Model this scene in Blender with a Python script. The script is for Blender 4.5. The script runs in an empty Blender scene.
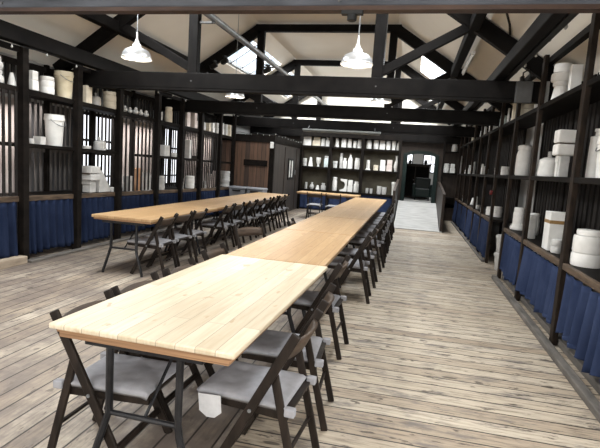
import bpy, bmesh, math, random
from mathutils import Vector, Matrix
random.seed(7)
S = bpy.context.scene
COL = S.collection
PI = math.pi

# ------------------------------------------------------------------ helpers
class MB:
    """collects shapes that become ONE mesh object"""
    def __init__(s): s.bm = bmesh.new()
    def _poly(s, vs, fs):
        v = [s.bm.verts.new(p) for p in vs]
        for f in fs:
            try: s.bm.faces.new([v[i] for i in f])
            except ValueError: pass
    def box(s, x0, x1, y0, y1, z0, z1):
        s._poly([(x0,y0,z0),(x1,y0,z0),(x1,y1,z0),(x0,y1,z0),(x0,y0,z1),(x1,y0,z1),(x1,y1,z1),(x0,y1,z1)],
                [(0,3,2,1),(4,5,6,7),(0,1,5,4),(1,2,6,5),(2,3,7,6),(3,0,4,7)]); return s
    def bar(s, a, b, w, h, up=(0,0,1)):
        a, b = Vector(a), Vector(b); d = (b-a).normalized(); up = Vector(up)
        if abs(d.dot(up)) > .99: up = Vector((0,1,0))
        sd = d.cross(up).normalized(); u = sd.cross(d).normalized()
        vs = []
        for p in (a, b):
            for i, j in ((-1,-1),(1,-1),(1,1),(-1,1)): vs.append(p + sd*(i*w/2) + u*(j*h/2))
        s._poly(vs, [(0,1,2,3),(7,6,5,4),(0,4,5,1),(1,5,6,2),(2,6,7,3),(3,7,4,0)]); return s
    def tube(s, pts, r, n=8):
        pts = [Vector(p) for p in pts]; rings = []
        for i, p in enumerate(pts):
            d = (pts[min(i+1,len(pts)-1)] - pts[max(i-1,0)]).normalized()
            up = Vector((0,0,1)) if abs(d.z) < .95 else Vector((0,1,0))
            sd = d.cross(up).normalized(); u = sd.cross(d).normalized()
            rings.append([s.bm.verts.new(p + sd*math.cos(2*PI*k/n)*r + u*math.sin(2*PI*k/n)*r) for k in range(n)])
        for A, B in zip(rings, rings[1:]):
            for k in range(n): s.bm.faces.new((A[k], A[(k+1)%n], B[(k+1)%n], B[k]))
        s.bm.faces.new(rings[0][::-1]); s.bm.faces.new(rings[-1]); return s
    def lathe(s, prof, c=(0,0,0), n=20, closed=True):
        rings = []
        for r, z in prof:
            rings.append([s.bm.verts.new((c[0]+max(r,.0005)*math.cos(2*PI*k/n), c[1]+max(r,.0005)*math.sin(2*PI*k/n), c[2]+z)) for k in range(n)])
        for A, B in zip(rings, rings[1:]):
            for k in range(n): s.bm.faces.new((A[k], A[(k+1)%n], B[(k+1)%n], B[k]))
        if closed:
            s.bm.faces.new(rings[0][::-1]); s.bm.faces.new(rings[-1])
        return s
    def ball(s, c, r, sc=(1,1,1), seg=10):
        m = Matrix.Translation(c) @ Matrix.Diagonal((r*sc[0], r*sc[1], r*sc[2], 1))
        bmesh.ops.create_uvsphere(s.bm, u_segments=seg, v_segments=max(6,seg//2+1), radius=1, matrix=m); return s
    def grid(s, fn, nu, nv):
        V = [[s.bm.verts.new(fn(i/nu, j/nv)) for j in range(nv+1)] for i in range(nu+1)]
        for i in range(nu):
            for j in range(nv): s.bm.faces.new((V[i][j], V[i+1][j], V[i+1][j+1], V[i][j+1]))
        return s
    def prism(s, poly, y0, y1):          # polygon in x,z pushed along y
        n = len(poly)
        vs = [(x,y0,z) for x,z in poly] + [(x,y1,z) for x,z in poly]
        s._poly(vs, [tuple(range(n)), tuple(range(2*n-1,n-1,-1))] + [(i,i+n,(i+1)%n+n,(i+1)%n) for i in range(n)]); return s
    def build(s, name, mat, parent=None, bevel=0, smooth=False, solid=0, sub=0):
        bmesh.ops.recalc_face_normals(s.bm, faces=s.bm.faces[:])
        me = bpy.data.meshes.new(name); s.bm.to_mesh(me); s.bm.free()
        if smooth:
            me.polygons.foreach_set('use_smooth', [True]*len(me.polygons))
            me.set_sharp_from_angle(angle=math.radians(40))
        o = bpy.data.objects.new(name, me); COL.objects.link(o)
        me.materials.append(mat)
        if parent: o.parent = parent
        if solid:
            m = o.modifiers.new('thickness', 'SOLIDIFY'); m.thickness = solid; m.offset = 0
        if bevel:
            m = o.modifiers.new('edge', 'BEVEL'); m.width = bevel; m.segments = 2; m.limit_method = 'ANGLE'
        if sub:
            m = o.modifiers.new('smooth', 'SUBSURF'); m.levels = sub; m.render_levels = sub
        return o

def tag(o, label=None, cat=None, group=None, kind=None):
    if label: o['label'] = label
    if cat: o['category'] = cat
    if group: o['group'] = group
    if kind: o['kind'] = kind
    return o
def thing(name, loc=(0,0,0), rz=0, label=None, cat=None, group=None):
    o = bpy.data.objects.new(name, None); COL.objects.link(o)
    o.empty_display_size = .1
    o.location = loc; o.rotation_euler = (0,0,rz)
    return tag(o, label, cat, group)
def struct(o): o['kind'] = 'structure'; return o
def copy_tree(o, parent=None):
    c = o.copy(); COL.objects.link(c)
    if parent: c.parent = parent
    for ch in list(o.children): copy_tree(ch, c)
    return c
ORD = ['first','second','third','fourth','fifth','sixth','seventh','eighth','ninth','tenth','eleventh','twelfth','thirteenth','fourteenth','fifteenth','sixteenth','seventeenth','eighteenth','nineteenth','twentieth','twenty-first','twenty-second','twenty-third','twenty-fourth','twenty-fifth','twenty-sixth','twenty-seventh','twenty-eighth']

# ------------------------------------------------------------------ materials
def newmat(name):
    m = bpy.data.materials.new(name); m.use_nodes = True
    nt = m.node_tree; b = nt.nodes['Principled BSDF']
    return m, nt, b
def N(nt, t, **kw):
    n = nt.nodes.new(t)
    for k, v in kw.items():
        if k in n.inputs: n.inputs[k].default_value = v
        else: setattr(n, k, v)
    return n
def ramp(nt, fac, stops):
    r = nt.nodes.new('ShaderNodeValToRGB'); e = r.color_ramp.elements
    while len(e) < len(stops): e.new(.5)
    for el, (p, c) in zip(e, stops): el.position = p; el.color = (*c, 1)
    nt.links.new(fac, r.inputs[0]); return r.outputs[0]
def mixc(nt, fac, a, b, mode='MIX'):
    m = nt.nodes.new('ShaderNodeMix'); m.data_type = 'RGBA'; m.blend_type = mode
    for sock, v in ((m.inputs[0], fac), (m.inputs[6], a), (m.inputs[7], b)):
        if hasattr(v, 'links'): nt.links.new(v, sock)
        else: sock.default_value = v if isinstance(v, float) else (*v, 1)
    return m.outputs[2]
def coords(nt, scale=(1,1,1), kind='Object', rot=(0,0,0)):
    t = nt.nodes.new('ShaderNodeTexCoord'); mp = nt.nodes.new('ShaderNodeMapping')
    mp.inputs['Scale'].default_value = scale; mp.inputs['Rotation'].default_value = rot
    nt.links.new(t.outputs[kind], mp.inputs[0]); return mp.outputs[0]
def noise(nt, vec, scale, detail=4, rough=.55):
    n = N(nt, 'ShaderNodeTexNoise', Scale=scale, Detail=detail, Roughness=rough); nt.links.new(vec, n.inputs['Vector']); return n.outputs['Fac']
def bump(nt, b, h, strength=.2, dist=.01):
    bp = N(nt, 'ShaderNodeBump', Strength=strength, Distance=dist); nt.links.new(h, bp.inputs['Height']); nt.links.new(bp.outputs[0], b.inputs['Normal'])

def mottled(name, c1, c2, scale=6, rough=.6, bumpy=0, stretch=(1,1,1), metallic=0, spec=.25):
    m, nt, b = newmat(name)
    f = noise(nt, coords(nt, stretch), scale, 5)
    nt.links.new(ramp(nt, f, [(.3, c1), (.7, c2)]), b.inputs['Base Color'])
    b.inputs['Roughness'].default_value = rough; b.inputs['Metallic'].default_value = metallic
    b.inputs['Specular IOR Level'].default_value = spec
    if bumpy: bump(nt, b, f, bumpy)
    return m

M = {}
M['beam'] = mottled('dark_beam', (.0032,.0028,.0028), (.008,.007,.0065), 5, .6, .25, (1,.6,1), spec=.07)
M['rack'] = mottled('dark_rack_wood', (.0035,.003,.0027), (.012,.0095,.008), 7, .65, .2, (1,.4,1), spec=.07)
M['post_wood'] = mottled('worn_brown_post_wood', (.007,.0055,.0045), (.032,.022,.016), 6, .6, .2, (3,3,.8), spec=.1)
M['rack_edge'] = mottled('worn_brown_edge', (.035,.024,.017), (.13,.09,.06), 9, .6, .2, (2,.4,2))
M['slat'] = mottled('slat_wood', (.010,.009,.009), (.030,.027,.025), 9, .65, .1, (1,1,.2), spec=.07)
M['lit_slat'] = mottled('lit_grey_slat', (.05,.047,.045), (.17,.155,.15), 4, .6, .1, (4,4,.5))  # light on one bay's slats, put into a paler grey
M['wash'] = mottled('whitewashed_boards', (.30,.26,.25), (.62,.56,.53), 3, .75, .1, (1,3,.5))
M['skylit_grey'] = mottled('worn_skylit_grey_beam', (.016,.018,.022), (.065,.069,.08), 3, .5, .15, (.6,3,3))  # worn beam grey, lightened to carry the skylight on its front face
M['red_brown'] = mottled('red_brown_wood', (.02,.011,.008), (.055,.03,.02), 6, .5, .1, (.5,2,2))
M['chair'] = mottled('dark_brown_chair_wood', (.010,.0075,.006), (.026,.019,.015), 8, .5, .05, (3,3,.6), spec=.15)
M['chair_back'] = mottled('brown_chair_back_wood', (.03,.02,.014), (.07,.048,.034), 8, .5, .05, (.6,3,3), spec=.2)
M['cushion'] = mottled('grey_cotton', (.235,.235,.25), (.31,.31,.33), 14, .9, .1)
M['label'] = mottled('white_cloth_tag', (.45,.455,.47), (.55,.555,.57), 20, .8)
M['metal'] = mottled('black_metal', (.008,.008,.009), (.018,.018,.02), 10, .35)
M['plaster'] = mottled('white_plaster', (.64,.63,.60), (.82,.81,.79), 7, .85, .12)
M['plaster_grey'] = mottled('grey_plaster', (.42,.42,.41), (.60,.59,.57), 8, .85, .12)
M['plaster_cream'] = mottled('cream_plaster', (.50,.44,.34), (.74,.67,.55), 6, .85, .12)
M['plaster_pink'] = mottled('pinkish_plaster', (.52,.44,.41), (.72,.64,.60), 6, .85, .12)
M['plaster_warm'] = mottled('orange_plaster', (.50,.28,.16), (.68,.42,.26), 5, .85, .12)
M['plaster_blue'] = mottled('bluish_plaster', (.58,.68,.68), (.72,.80,.80), 6, .8, .1)
M['yellow_plastic'] = mottled('yellowed_plastic', (.50,.42,.27), (.72,.66,.52), 5, .5)
M['white_plastic'] = mottled('white_plastic', (.60,.60,.58), (.78,.78,.76), 6, .4)
M['tape'] = mottled('brown_tape', (.22,.13,.05), (.30,.19,.08), 10, .3)
M['navy'] = mottled('navy_cotton', (.009,.014,.033), (.016,.024,.052), 3, .95, spec=.05)
M['blue'] = mottled('blue_cotton', (.020,.030,.068), (.034,.048,.098), 3, .95, spec=.05)
M['enamel'] = mottled('white_enamel', (.72,.72,.70), (.82,.82,.80), 4, .25)
M['spun'] = mottled('spun_aluminium', (.52,.54,.57), (.66,.68,.70), 4, .28, metallic=.75)
M['pipe'] = mottled('grey_steel_pipe', (.16,.17,.18), (.28,.29,.30), 6, .35, metallic=.5)
M['green'] = mottled('dark_green_paint', (.002,.008,.007), (.0035,.012,.0105), 5, .4)
M['black'] = mottled('matt_black', (.006,.006,.006), (.012,.012,.012), 8, .5)
M['red'] = mottled('red_paint', (.07,.008,.008), (.12,.015,.015), 8, .4)
M['ramp'] = mottled('pale_scuffed_ramp_boards', (.30,.295,.285), (.46,.455,.44), 3, .55, .1, (1,5,1))
M['panel_wood'] = mottled('dark_panel', (.018,.013,.010), (.045,.032,.025), 5, .5, .1, (3,3,.5))
M['bin'] = mottled('grey_plastic_bin', (.17,.175,.19), (.25,.26,.28), 4, .45)
M['khaki'] = mottled('khaki_back_board', (.03,.026,.018), (.065,.057,.04), 3, .8, .1)
M['kerb'] = mottled('pale_worn_kerb', (.24,.19,.14), (.42,.35,.27), 6, .75, .2, (2,.5,2))
M['kerb_dark'] = mottled('dark_worn_kerb', (.07,.065,.06), (.17,.155,.14), 7, .7, .2, (2,.5,2))
M['conduit'] = mottled('grey_box', (.06,.06,.06), (.09,.09,.09), 8, .5)

# plaster ceiling / walls
def plasterwall(name, c1, c2):
    m, nt, b = newmat(name)
    v = coords(nt, (1,1,1), 'Object')
    f = noise(nt, v, 1.1, 5); f2 = noise(nt, v, 30, 3)
    nt.links.new(ramp(nt, f, [(.25, c1), (.75, c2)]), b.inputs['Base Color'])
    b.inputs['Roughness'].default_value = .9; bump(nt, b, f2, .12); return m
M['ceiling'] = plasterwall('cream_ceiling_plaster', (.80,.745,.65), (.88,.83,.74))
M['gable'] = plasterwall('cream_gable', (.72,.68,.60), (.80,.76,.68))
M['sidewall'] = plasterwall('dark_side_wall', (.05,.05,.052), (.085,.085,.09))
M['rack_wall'] = plasterwall('grey_rack_wall', (.30,.30,.30), (.48,.48,.47))
M['dull_tube'] = mottled('dull_tube_casing', (.16,.17,.165), (.22,.23,.225), 5, .5)
M['pale_wall'] = plasterwall('pale_room_wall', (.62,.61,.58), (.72,.71,.68))

# planked floor: boards run across the room on the right, along it on the left
def floor_mat():
    m, nt, b = newmat('worn_floor_boards')
    tc = nt.nodes.new('ShaderNodeTexCoord'); sep = nt.nodes.new('ShaderNodeSeparateXYZ'); nt.links.new(tc.outputs['Object'], sep.inputs[0])
    side = N(nt, 'ShaderNodeMath', operation='GREATER_THAN'); nt.links.new(sep.outputs[0], side.inputs[0]); side.inputs[1].default_value = -.85
    sw = nt.nodes.new('ShaderNodeCombineXYZ'); nt.links.new(sep.outputs[1], sw.inputs[0]); nt.links.new(sep.outputs[0], sw.inputs[1])
    mv = nt.nodes.new('ShaderNodeMix'); mv.data_type = 'VECTOR'
    nt.links.new(side.outputs[0], mv.inputs[0]); nt.links.new(sw.outputs[0], mv.inputs[4]); nt.links.new(tc.outputs['Object'], mv.inputs[5])
    vec = mv.outputs[1]
    br = nt.nodes.new('ShaderNodeTexBrick'); br.offset = .0; br.squash = 1
    sft = nt.nodes.new('ShaderNodeVectorMath'); sft.operation = 'ADD'; sft.inputs[1].default_value = (23.0,.05,0); nt.links.new(vec, sft.inputs[0]); nt.links.new(sft.outputs[0], br.inputs['Vector'])
    for k, v in (('Scale',1.0),('Mortar Size',.0065),('Mortar Smooth',.2),('Bias',0.0),('Brick Width',60.0),('Row Height',.145)): br.inputs[k].default_value = v
    br.inputs['Color1'].default_value = (0,0,0,1); br.inputs['Color2'].default_value = (1,1,1,1); br.inputs['Mortar'].default_value = (.5,.5,.5,1)
    mp = nt.nodes.new('ShaderNodeMapping'); mp.inputs['Scale'].default_value = (1.0,11,1); nt.links.new(vec, mp.inputs[0])
    g = noise(nt, mp.outputs[0], 3.2, 8, .72)
    mp2 = nt.nodes.new('ShaderNodeMapping'); mp2.inputs['Scale'].default_value = (1.1,3.2,1); nt.links.new(vec, mp2.inputs[0])
    st = noise(nt, mp2.outputs[0], 2.3, 7, .68)
    base = ramp(nt, br.outputs['Color'], [(0,(.335,.27,.20)), (.5,(.435,.37,.285)), (1,(.50,.44,.355))])
    grain = ramp(nt, g, [(.34,(.36,.33,.31)), (.50,(.95,.95,.95)), (.66,(1.18,1.16,1.13))])
    c = mixc(nt, 1.0, base, grain, 'MULTIPLY')
    stm = ramp(nt, st, [(.525,(0,0,0)), (.65,(.8,.8,.8))])
    c = mixc(nt, stm, c, (.125,.110,.105))
    mp3 = nt.nodes.new('ShaderNodeMapping'); mp3.inputs['Scale'].default_value = (2.2,6.5,1); nt.links.new(vec, mp3.inputs[0])
    kn = noise(nt, mp3.outputs[0], 2.6, 4, .6)
    c = mixc(nt, ramp(nt, kn, [(.60,(0,0,0)), (.65,(.85,.85,.85))]), c, (.055,.04,.03))
    # greyer, dustier wear on the left boards
    lf = N(nt, 'ShaderNodeMath', operation='SUBTRACT'); lf.inputs[0].default_value = 1.0; nt.links.new(side.outputs[0], lf.inputs[1])
    big = ramp(nt, noise(nt, tc.outputs['Object'], 1.1, 7, .7), [(.36,(.12,.12,.12)), (.58,(.92,.92,.92))])
    lm = N(nt, 'ShaderNodeMath', operation='MULTIPLY'); nt.links.new(lf.outputs[0], lm.inputs[0]); nt.links.new(big, lm.inputs[1])
    c = mixc(nt, lm.outputs[0], c, (.15,.122,.105))
    vm = nt.nodes.new('ShaderNodeMapping'); vm.inputs['Scale'].default_value = (2.0,7.0,1); nt.links.new(vec, vm.inputs[0])
    vo = nt.nodes.new('ShaderNodeTexVoronoi'); vo.inputs['Scale'].default_value = 1.0; nt.links.new(vm.outputs[0], vo.inputs['Vector'])
    sp = nt.nodes.new('ShaderNodeSeparateColor'); nt.links.new(vo.outputs['Color'], sp.inputs[0])
    rad = N(nt, 'ShaderNodeMath', operation='MULTIPLY'); nt.links.new(sp.outputs[0], rad.inputs[0]); rad.inputs[1].default_value = .17
    ds = N(nt, 'ShaderNodeMath', operation='SUBTRACT'); nt.links.new(rad.outputs[0], ds.inputs[0]); nt.links.new(vo.outputs['Distance'], ds.inputs[1])
    km = ramp(nt, ds.outputs[0], [(0,(0,0,0)), (.03,(.85,.85,.85))])
    c = mixc(nt, km, c, (.05,.038,.03))
    c = mixc(nt, br.outputs['Fac'], c, (.03,.023,.018))
    nt.links.new(c, b.inputs['Base Color'])
    b.inputs['Roughness'].default_value = .6
    bump(nt, b, g, .12); return m
M['floor'] = floor_mat()

def table_mat(name, c1, c2, c3, knots):
    m, nt, b = newmat(name)
    v = coords(nt, (1,1,1))
    sep = nt.nodes.new('ShaderNodeSeparateXYZ'); nt.links.new(v, sep.inputs[0])
    sh = N(nt, 'ShaderNodeMath', operation='ADD'); nt.links.new(sep.outputs[1], sh.inputs[0]); sh.inputs[1].default_value = .33
    sw = nt.nodes.new('ShaderNodeCombineXYZ'); nt.links.new(sh.outputs[0], sw.inputs[0]); nt.links.new(sep.outputs[0], sw.inputs[1])
    br = nt.nodes.new('ShaderNodeTexBrick'); nt.links.new(sw.outputs[0], br.inputs['Vector']); br.offset = .43
    for k, x in (('Scale',1.0),('Mortar Size',.0022),('Mortar Smooth',.3),('Brick Width',1.15),('Row Height',.094)): br.inputs[k].default_value = x
    br.inputs['Color1'].default_value = (0,0,0,1); br.inputs['Color2'].default_value = (1,1,1,1); br.inputs['Mortar'].default_value = (.5,.5,.5,1)
    mp = nt.nodes.new('ShaderNodeMapping'); mp.inputs['Scale'].default_value = (18,1.2,6); nt.links.new(v, mp.inputs[0])
    g = noise(nt, mp.outputs[0], 2.5, 5, .6)
    base = ramp(nt, br.outputs['Color'], [(0,c1), (1,c2)])
    c = mixc(nt, 1.0, base, ramp(nt, g, [(.3,(.84,.80,.74)), (.6,(1,1,1))]), 'MULTIPLY')
    mp2 = nt.nodes.new('ShaderNodeMapping'); mp2.inputs['Scale'].default_value = (9,4,4); nt.links.new(v, mp2.inputs[0])
    kn = noise(nt, mp2.outputs[0], 1.6, 2, .4)
    c = mixc(nt, ramp(nt, kn, [(knots,(0,0,0)), (knots+.05,(.8,.8,.8))]), c, c3)
    c = mixc(nt, br.outputs['Fac'], c, tuple(.58*x for x in c1))
    nt.links.new(c, b.inputs['Base Color']); b.inputs['Roughness'].default_value = .42
    return m
M['pine'] = table_mat('pale_pine_planks', (.50,.42,.30), (.63,.55,.42), (.38,.26,.15), .675)
M['honey'] = table_mat('honey_pine_planks', (.37,.23,.108), (.45,.295,.152), (.29,.15,.06), .68)
M['ply_edge'] = mottled('layered_ply_edge', (.16,.085,.045), (.40,.24,.13), 4, .6, .1, (.4,.4,40))

def planks(name, c1, c2, row=.12, horiz=False):
    m, nt, b = newmat(name)
    v = coords(nt)
    sep = nt.nodes.new('ShaderNodeSeparateXYZ'); nt.links.new(v, sep.inputs[0])
    ad = N(nt, 'ShaderNodeMath', operation='ADD'); nt.links.new(sep.outputs[0], ad.inputs[0]); nt.links.new(sep.outputs[1], ad.inputs[1])
    cb = nt.nodes.new('ShaderNodeCombineXYZ'); nt.links.new(sep.outputs[2], cb.inputs[0]); nt.links.new(ad.outputs[0], cb.inputs[1])
    br = nt.nodes.new('ShaderNodeTexBrick'); nt.links.new(cb.outputs[0], br.inputs['Vector'])
    for k, x in (('Scale',1.0),('Mortar Size',.006),('Brick Width',9.0),('Row Height',row)): br.inputs[k].default_value = x
    br.inputs['Color1'].default_value = (*c1,1); br.inputs['Color2'].default_value = (*c2,1); br.inputs['Mortar'].default_value = (.006,.005,.004,1)
    g = noise(nt, coords(nt, (8,8,.8)), 3, 5)
    c = mixc(nt, 1.0, br.outputs['Color'], ramp(nt, g, [(.3,(.55,.5,.48)), (.65,(1.1,1.05,1))]), 'MULTIPLY')
    nt.links.new(c, b.inputs['Base Color']); b.inputs['Roughness'].default_value = .55; return m
M['cabin'] = planks('brown_cabin_boards', (.045,.028,.02), (.13,.075,.048))
M['cabin_dark'] = planks('dark_cabin_boards', (.028,.024,.022), (.05,.042,.038), .16)

def emit(name, col, s):
    m = bpy.data.materials.new(name); m.use_nodes = True; nt = m.node_tree; nt.nodes.clear()
    e = N(nt, 'ShaderNodeEmission', Strength=s); e.inputs[0].default_value = (*col,1)
    o = nt.nodes.new('ShaderNodeOutputMaterial'); nt.links.new(e.outputs[0], o.inputs[0]); return m
M['bulb'] = emit('lit_bulb', (1,.93,.82), 6)
M['tube_lit'] = emit('lit_tube', (.96,1,.98), .9)
M['window_light'] = emit('daylit_frosted_pane', (.93,.95,1), 2.0)
M['fairy'] = mottled('frosted_bulb_glass', (.32,.32,.30), (.45,.45,.43), 10, .2)
def glass():
    m = bpy.data.materials.new('clear_roof_glass'); m.use_nodes = True; nt = m.node_tree; nt.nodes.clear()
    t = nt.nodes.new('ShaderNodeBsdfTransparent'); t.inputs[0].default_value = (.96,.98,1,1)
    g = N(nt, 'ShaderNodeBsdfGlossy', Roughness=.05); mx = nt.nodes.new('ShaderNodeMixShader'); mx.inputs[0].default_value = .06
    o = nt.nodes.new('ShaderNodeOutputMaterial')
    nt.links.new(t.outputs[0], mx.inputs[1]); nt.links.new(g.outputs[0], mx.inputs[2]); nt.links.new(mx.outputs[0], o.inputs[0]); return m
M['glass'] = glass()
# ------------------------------------------------------------------ room shell
XL, XR, YN, YF = -5.78, 1.98, -2.2, 17.0
def zroof(x):
    if x < -3.4: return 4.44 + .67*(x+3.4)
    if x > -.5: return 4.44 - .67*(x+.5)
    return 4.44
struct(MB().box(XL-.2, XR+.2, YN-.2, YF, -.12, 0).build('floor', M['floor']))
# skylight openings: (slope, y0, y1, x0, x1)
SKY = [('L',10.45,13.15,-4.42,-3.72), ('L',13.75,16.5,-4.42,-3.72), ('L',4.1,6.5,-4.25,-3.55), ('L',-1.2,3.1,-4.4,-3.6),
       ('R',11.1,13.15,-.02,.62), ('R',13.75,16.5,-.2,.5), ('R',4.1,6.5,-.35,.35), ('R',-1.2,3.1,-.3,.5)]
def slope(side):
    xs = [XL-.15,-3.4] if side == 'L' else [-.5, XR+.15]
    hs = [h for h in SKY if h[0] == side]
    ys = sorted({YN-.2, YF, *[h[1] for h in hs], *[h[2] for h in hs]})
    xx = sorted({*xs, *[h[3] for h in hs], *[h[4] for h in hs]})
    mb = MB(); V = {}
    for i, x in enumerate(xx):
        for j, y in enumerate(ys): V[i,j] = mb.bm.verts.new((x, y, zroof(x)))
    for i in range(len(xx)-1):
        for j in range(len(ys)-1):
            cx, cy = (xx[i]+xx[i+1])/2, (ys[j]+ys[j+1])/2
            if any(h[3] < cx < h[4] and h[1] < cy < h[2] for h in hs): continue
            mb.bm.faces.new((V[i,j], V[i+1,j], V[i+1,j+1], V[i,j+1]))
    for f in mb.bm.faces[:]: f.normal_update()
    o = mb.build('ceiling', M['ceiling'])
    m = o.modifiers.new('thickness', 'SOLIDIFY'); m.thickness = .14
    # push the thickness outwards (up)
    up = sum((p.normal.z for p in o.data.polygons)) > 0
    m.offset = 1 if up else -1
    return struct(o)
slope('L'); slope('R')
struct(MB().box(-3.4, -.5, YN-.2, YF, 4.44, 4.58).build('ceiling', M['ceiling']))
for k, (sd, y0, y1, x0, x1) in enumerate(SKY):
    fr = MB()
    for a, b in (((x0,y0),(x1,y0)), ((x0,y1),(x1,y1)), ((x0,y0),(x0,y1)), ((x1,y0),(x1,y1))):
        fr.bar((a[0],a[1],zroof(a[0])+.09), (b[0],b[1],zroof(b[0])+.09), .06, .07)
    w = struct(fr.build('window_%d' % (k+1), M['pipe']))
    n = max(3, round((y1-y0)/.62))
    for i in range(1, n):
        y = y0 + (y1-y0)*i/n
        MB().bar((x0,y,zroof(x0)+.07), (x1,y,zroof(x1)+.07), .055, .06).build('glazing_bar', M['pipe'], w)
    p = MB(); p._poly([(x0,y0,zroof(x0)+.11),(x1,y0,zroof(x1)+.11),(x1,y1,zroof(x1)+.11),(x0,y1,zroof(x0)+.11)], [(0,1,2,3)])
    p.build('pane', M['glass'], w, solid=.006)

# left wall with two daylit windows behind the slats
def wall_box(name, mat, *b): return struct(MB().box(*b).build(name, mat))
wl = MB()
wl.box(XL-.16, XL, YN, YF, -.12, .84); struct(MB().box(XL-.16, XL, 2.4, YF, 2.24, zroof(XL)+.1).build('wall_left', M['rack_wall'])); wl.box(XL-.16, XL, YN, 2.4, 2.35, zroof(XL)+.1)
wl.box(XL-.16, XL, YN, -1.6, .84, 2.36); wl.box(XL-.16, XL, 2.3, 2.41, .84, 2.36); wl.box(XL-.16, XL, -1.6, 2.3, .84, .95)
for a, b in ((6.3,7.5), (10.2,10.68), (13.4,YF)): wl.box(XL-.16, XL, a, b, .84, 2.24)
struct(wl.build('wall_left', M['sidewall']))
k = 0
for a, b in ((2.41,6.3), (8.72,10.2), (11.5,13.4)):
    k += 1; wall_box('trim_%d' % k, M['wash'], XL-.16, XL, a, b, .84, 2.24)
for n, (a, b, nb) in enumerate(((7.5,8.72,3), (10.68,11.5,2))):
    f = MB()
    f.box(XL-.13, XL-.02, a, a+.05, .84, 2.24).box(XL-.13, XL-.02, b-.05, b, .84, 2.24).box(XL-.13, XL-.02, a, b, .84, .89).box(XL-.13, XL-.02, a, b, 2.19, 2.24)
    f.box(XL-.11, XL-.04, a, b, 1.72, 1.76).box(XL-.11, XL-.04, a, b, 1.06, 1.09)
    f.box(XL-.11, XL-.04, (a+b)/2-.02, (a+b)/2+.02, .84, 2.24)
    w = struct(f.build('window_%d' % (len(SKY)+1+n), M['rack']))
    MB().box(XL-.10, XL-.09, a, b, .84, 2.24).build('pane', M['window_light'], w)
# right wall, near wall
SW0, SW1, SZ0, SZ1 = -1.6, 2.3, .95, 2.35
wr = MB(); wr.box(XR,XR+.15,SW1,YF,-.12,zroof(XR)+.1).box(XR,XR+.15,YN,SW0,-.12,zroof(XR)+.1).box(XR,XR+.15,SW0,SW1,-.12,SZ0).box(XR,XR+.15,SW0,SW1,SZ1,zroof(XR)+.1)
struct(wr.build('wall_right', M['rack_wall']))
for wn, xw in ((15, XR+.05), (16, XL-.10)):  # side windows added out of view to brighten the ceiling
    f = MB()
    for i in range(5):
        y = SW0 + (SW1-SW0)*i/4; f.box(xw-.03,xw+.03,y-.03,y+.03,SZ0,SZ1)
    for z in (SZ0+.02,1.7,SZ1-.02): f.box(xw-.03,xw+.03,SW0,SW1,z-.025,z+.025)
    w = struct(f.build('window_%d' % wn, M['rack']))
    MB().box(xw-.005,xw+.005,SW0,SW1,SZ0,SZ1).build('pane', M['window_light'], w)
nw = MB(); FX0, FX1, FZ0, FZ1 = -3.4, .2, 1.2, 2.6  # window added behind the camera to lift ceiling and moulds
nw.box(XL-.16,XR+.15,YN-.2,YN,-.12,FZ0).box(XL-.16,XR+.15,YN-.2,YN,FZ1,4.55).box(XL-.16,FX0,YN-.2,YN,FZ0,FZ1).box(FX1,XR+.15,YN-.2,YN,FZ0,FZ1); struct(nw.build('wall_front', M['gable']))
f = MB()
for i in range(5):
    x = FX0 + (FX1-FX0)*i/4; f.box(x-.03,x+.03,YN-.12,YN-.04,FZ0,FZ1)
for z in (FZ0+.02,1.95,FZ1-.02): f.box(FX0,FX1,YN-.12,YN-.04,z-.03,z+.03)
w = struct(f.build('window_14', M['rack']))
MB().box(FX0,FX1,YN-.09,YN-.08,FZ0,FZ1).build('pane', M['window_light'], w)
# back wall: dark boards to 2.6 m with the doorway, cream gable above
DX0, DX1, ZD = -.26, .78, .58
bw = MB()
bw.box(XL-.16, DX0-.06, YF, YF+.16, -.12, 2.62); bw.box(DX1+.06, XR+.15, YF, YF+.16, -.12, 2.62)
bw.box(DX0-.06, DX1+.06, YF, YF+.16, -.12, ZD-.02)
arch = [(DX0-.06,2.62),(DX0-.06,2.08)] + [(DX0-.06+(DX1-DX0+.12)*t/10, 2.08+.20*math.sin(PI*t/10)) for t in range(1,10)] + [(DX1+.06,2.08),(DX1+.06,2.62)]
for a, b in zip(arch[1:-1], arch[2:-1]+[arch[-2]]):
    if abs(b[0]-a[0]) > 1e-6: bw.prism([(a[0],a[1]),(b[0],b[1]),(b[0],2.62),(a[0],2.62)], YF, YF+.16)
struct(bw.build('wall_back', M['panel_wood']))
gb = MB(); gx = [XL-.16,-4.42,-3.4,-.5,XR+.15]
wx0, wx1, wz0, wz1 = -4.55, -3.75, 2.66, 3.1
gb.prism([(XL-.16,2.62),(wx0,2.62),(wx0,zroof(wx0)+.1),(XL-.16,zroof(XL)+.05)], YF, YF+.16)
gb.prism([(wx0,wz1),(wx1,wz1),(wx1,zroof(wx1)+.1),(wx0,zroof(wx0)+.1)], YF, YF+.16)
gb.box(wx0, wx1, YF, YF+.16, 2.62, wz0)
gb.prism([(wx1,2.62),(-.5,2.62),(-.5,4.55),(-3.4,4.55),(wx1,zroof(wx1)+.1)], YF, YF+.16)
gb.prism([(-.5,2.62),(XR+.15,2.62),(XR+.15,zroof(XR+.15)+.1),(-.5,4.55)], YF, YF+.16)
struct(gb.build('wall_back.001', M['gable']))
f = MB(); f.box(wx0,wx1,YF+.02,YF+.1,wz0,wz0+.04).box(wx0,wx1,YF+.02,YF+.1,wz1-.04,wz1).box(wx0,wx0+.04,YF+.02,YF+.1,wz0,wz1).box(wx1-.04,wx1,YF+.02,YF+.1,wz0,wz1).box(-4.17,-4.13,YF+.03,YF+.09,wz0,wz1)
w = struct(f.build('window_11', M['rack']))
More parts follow.
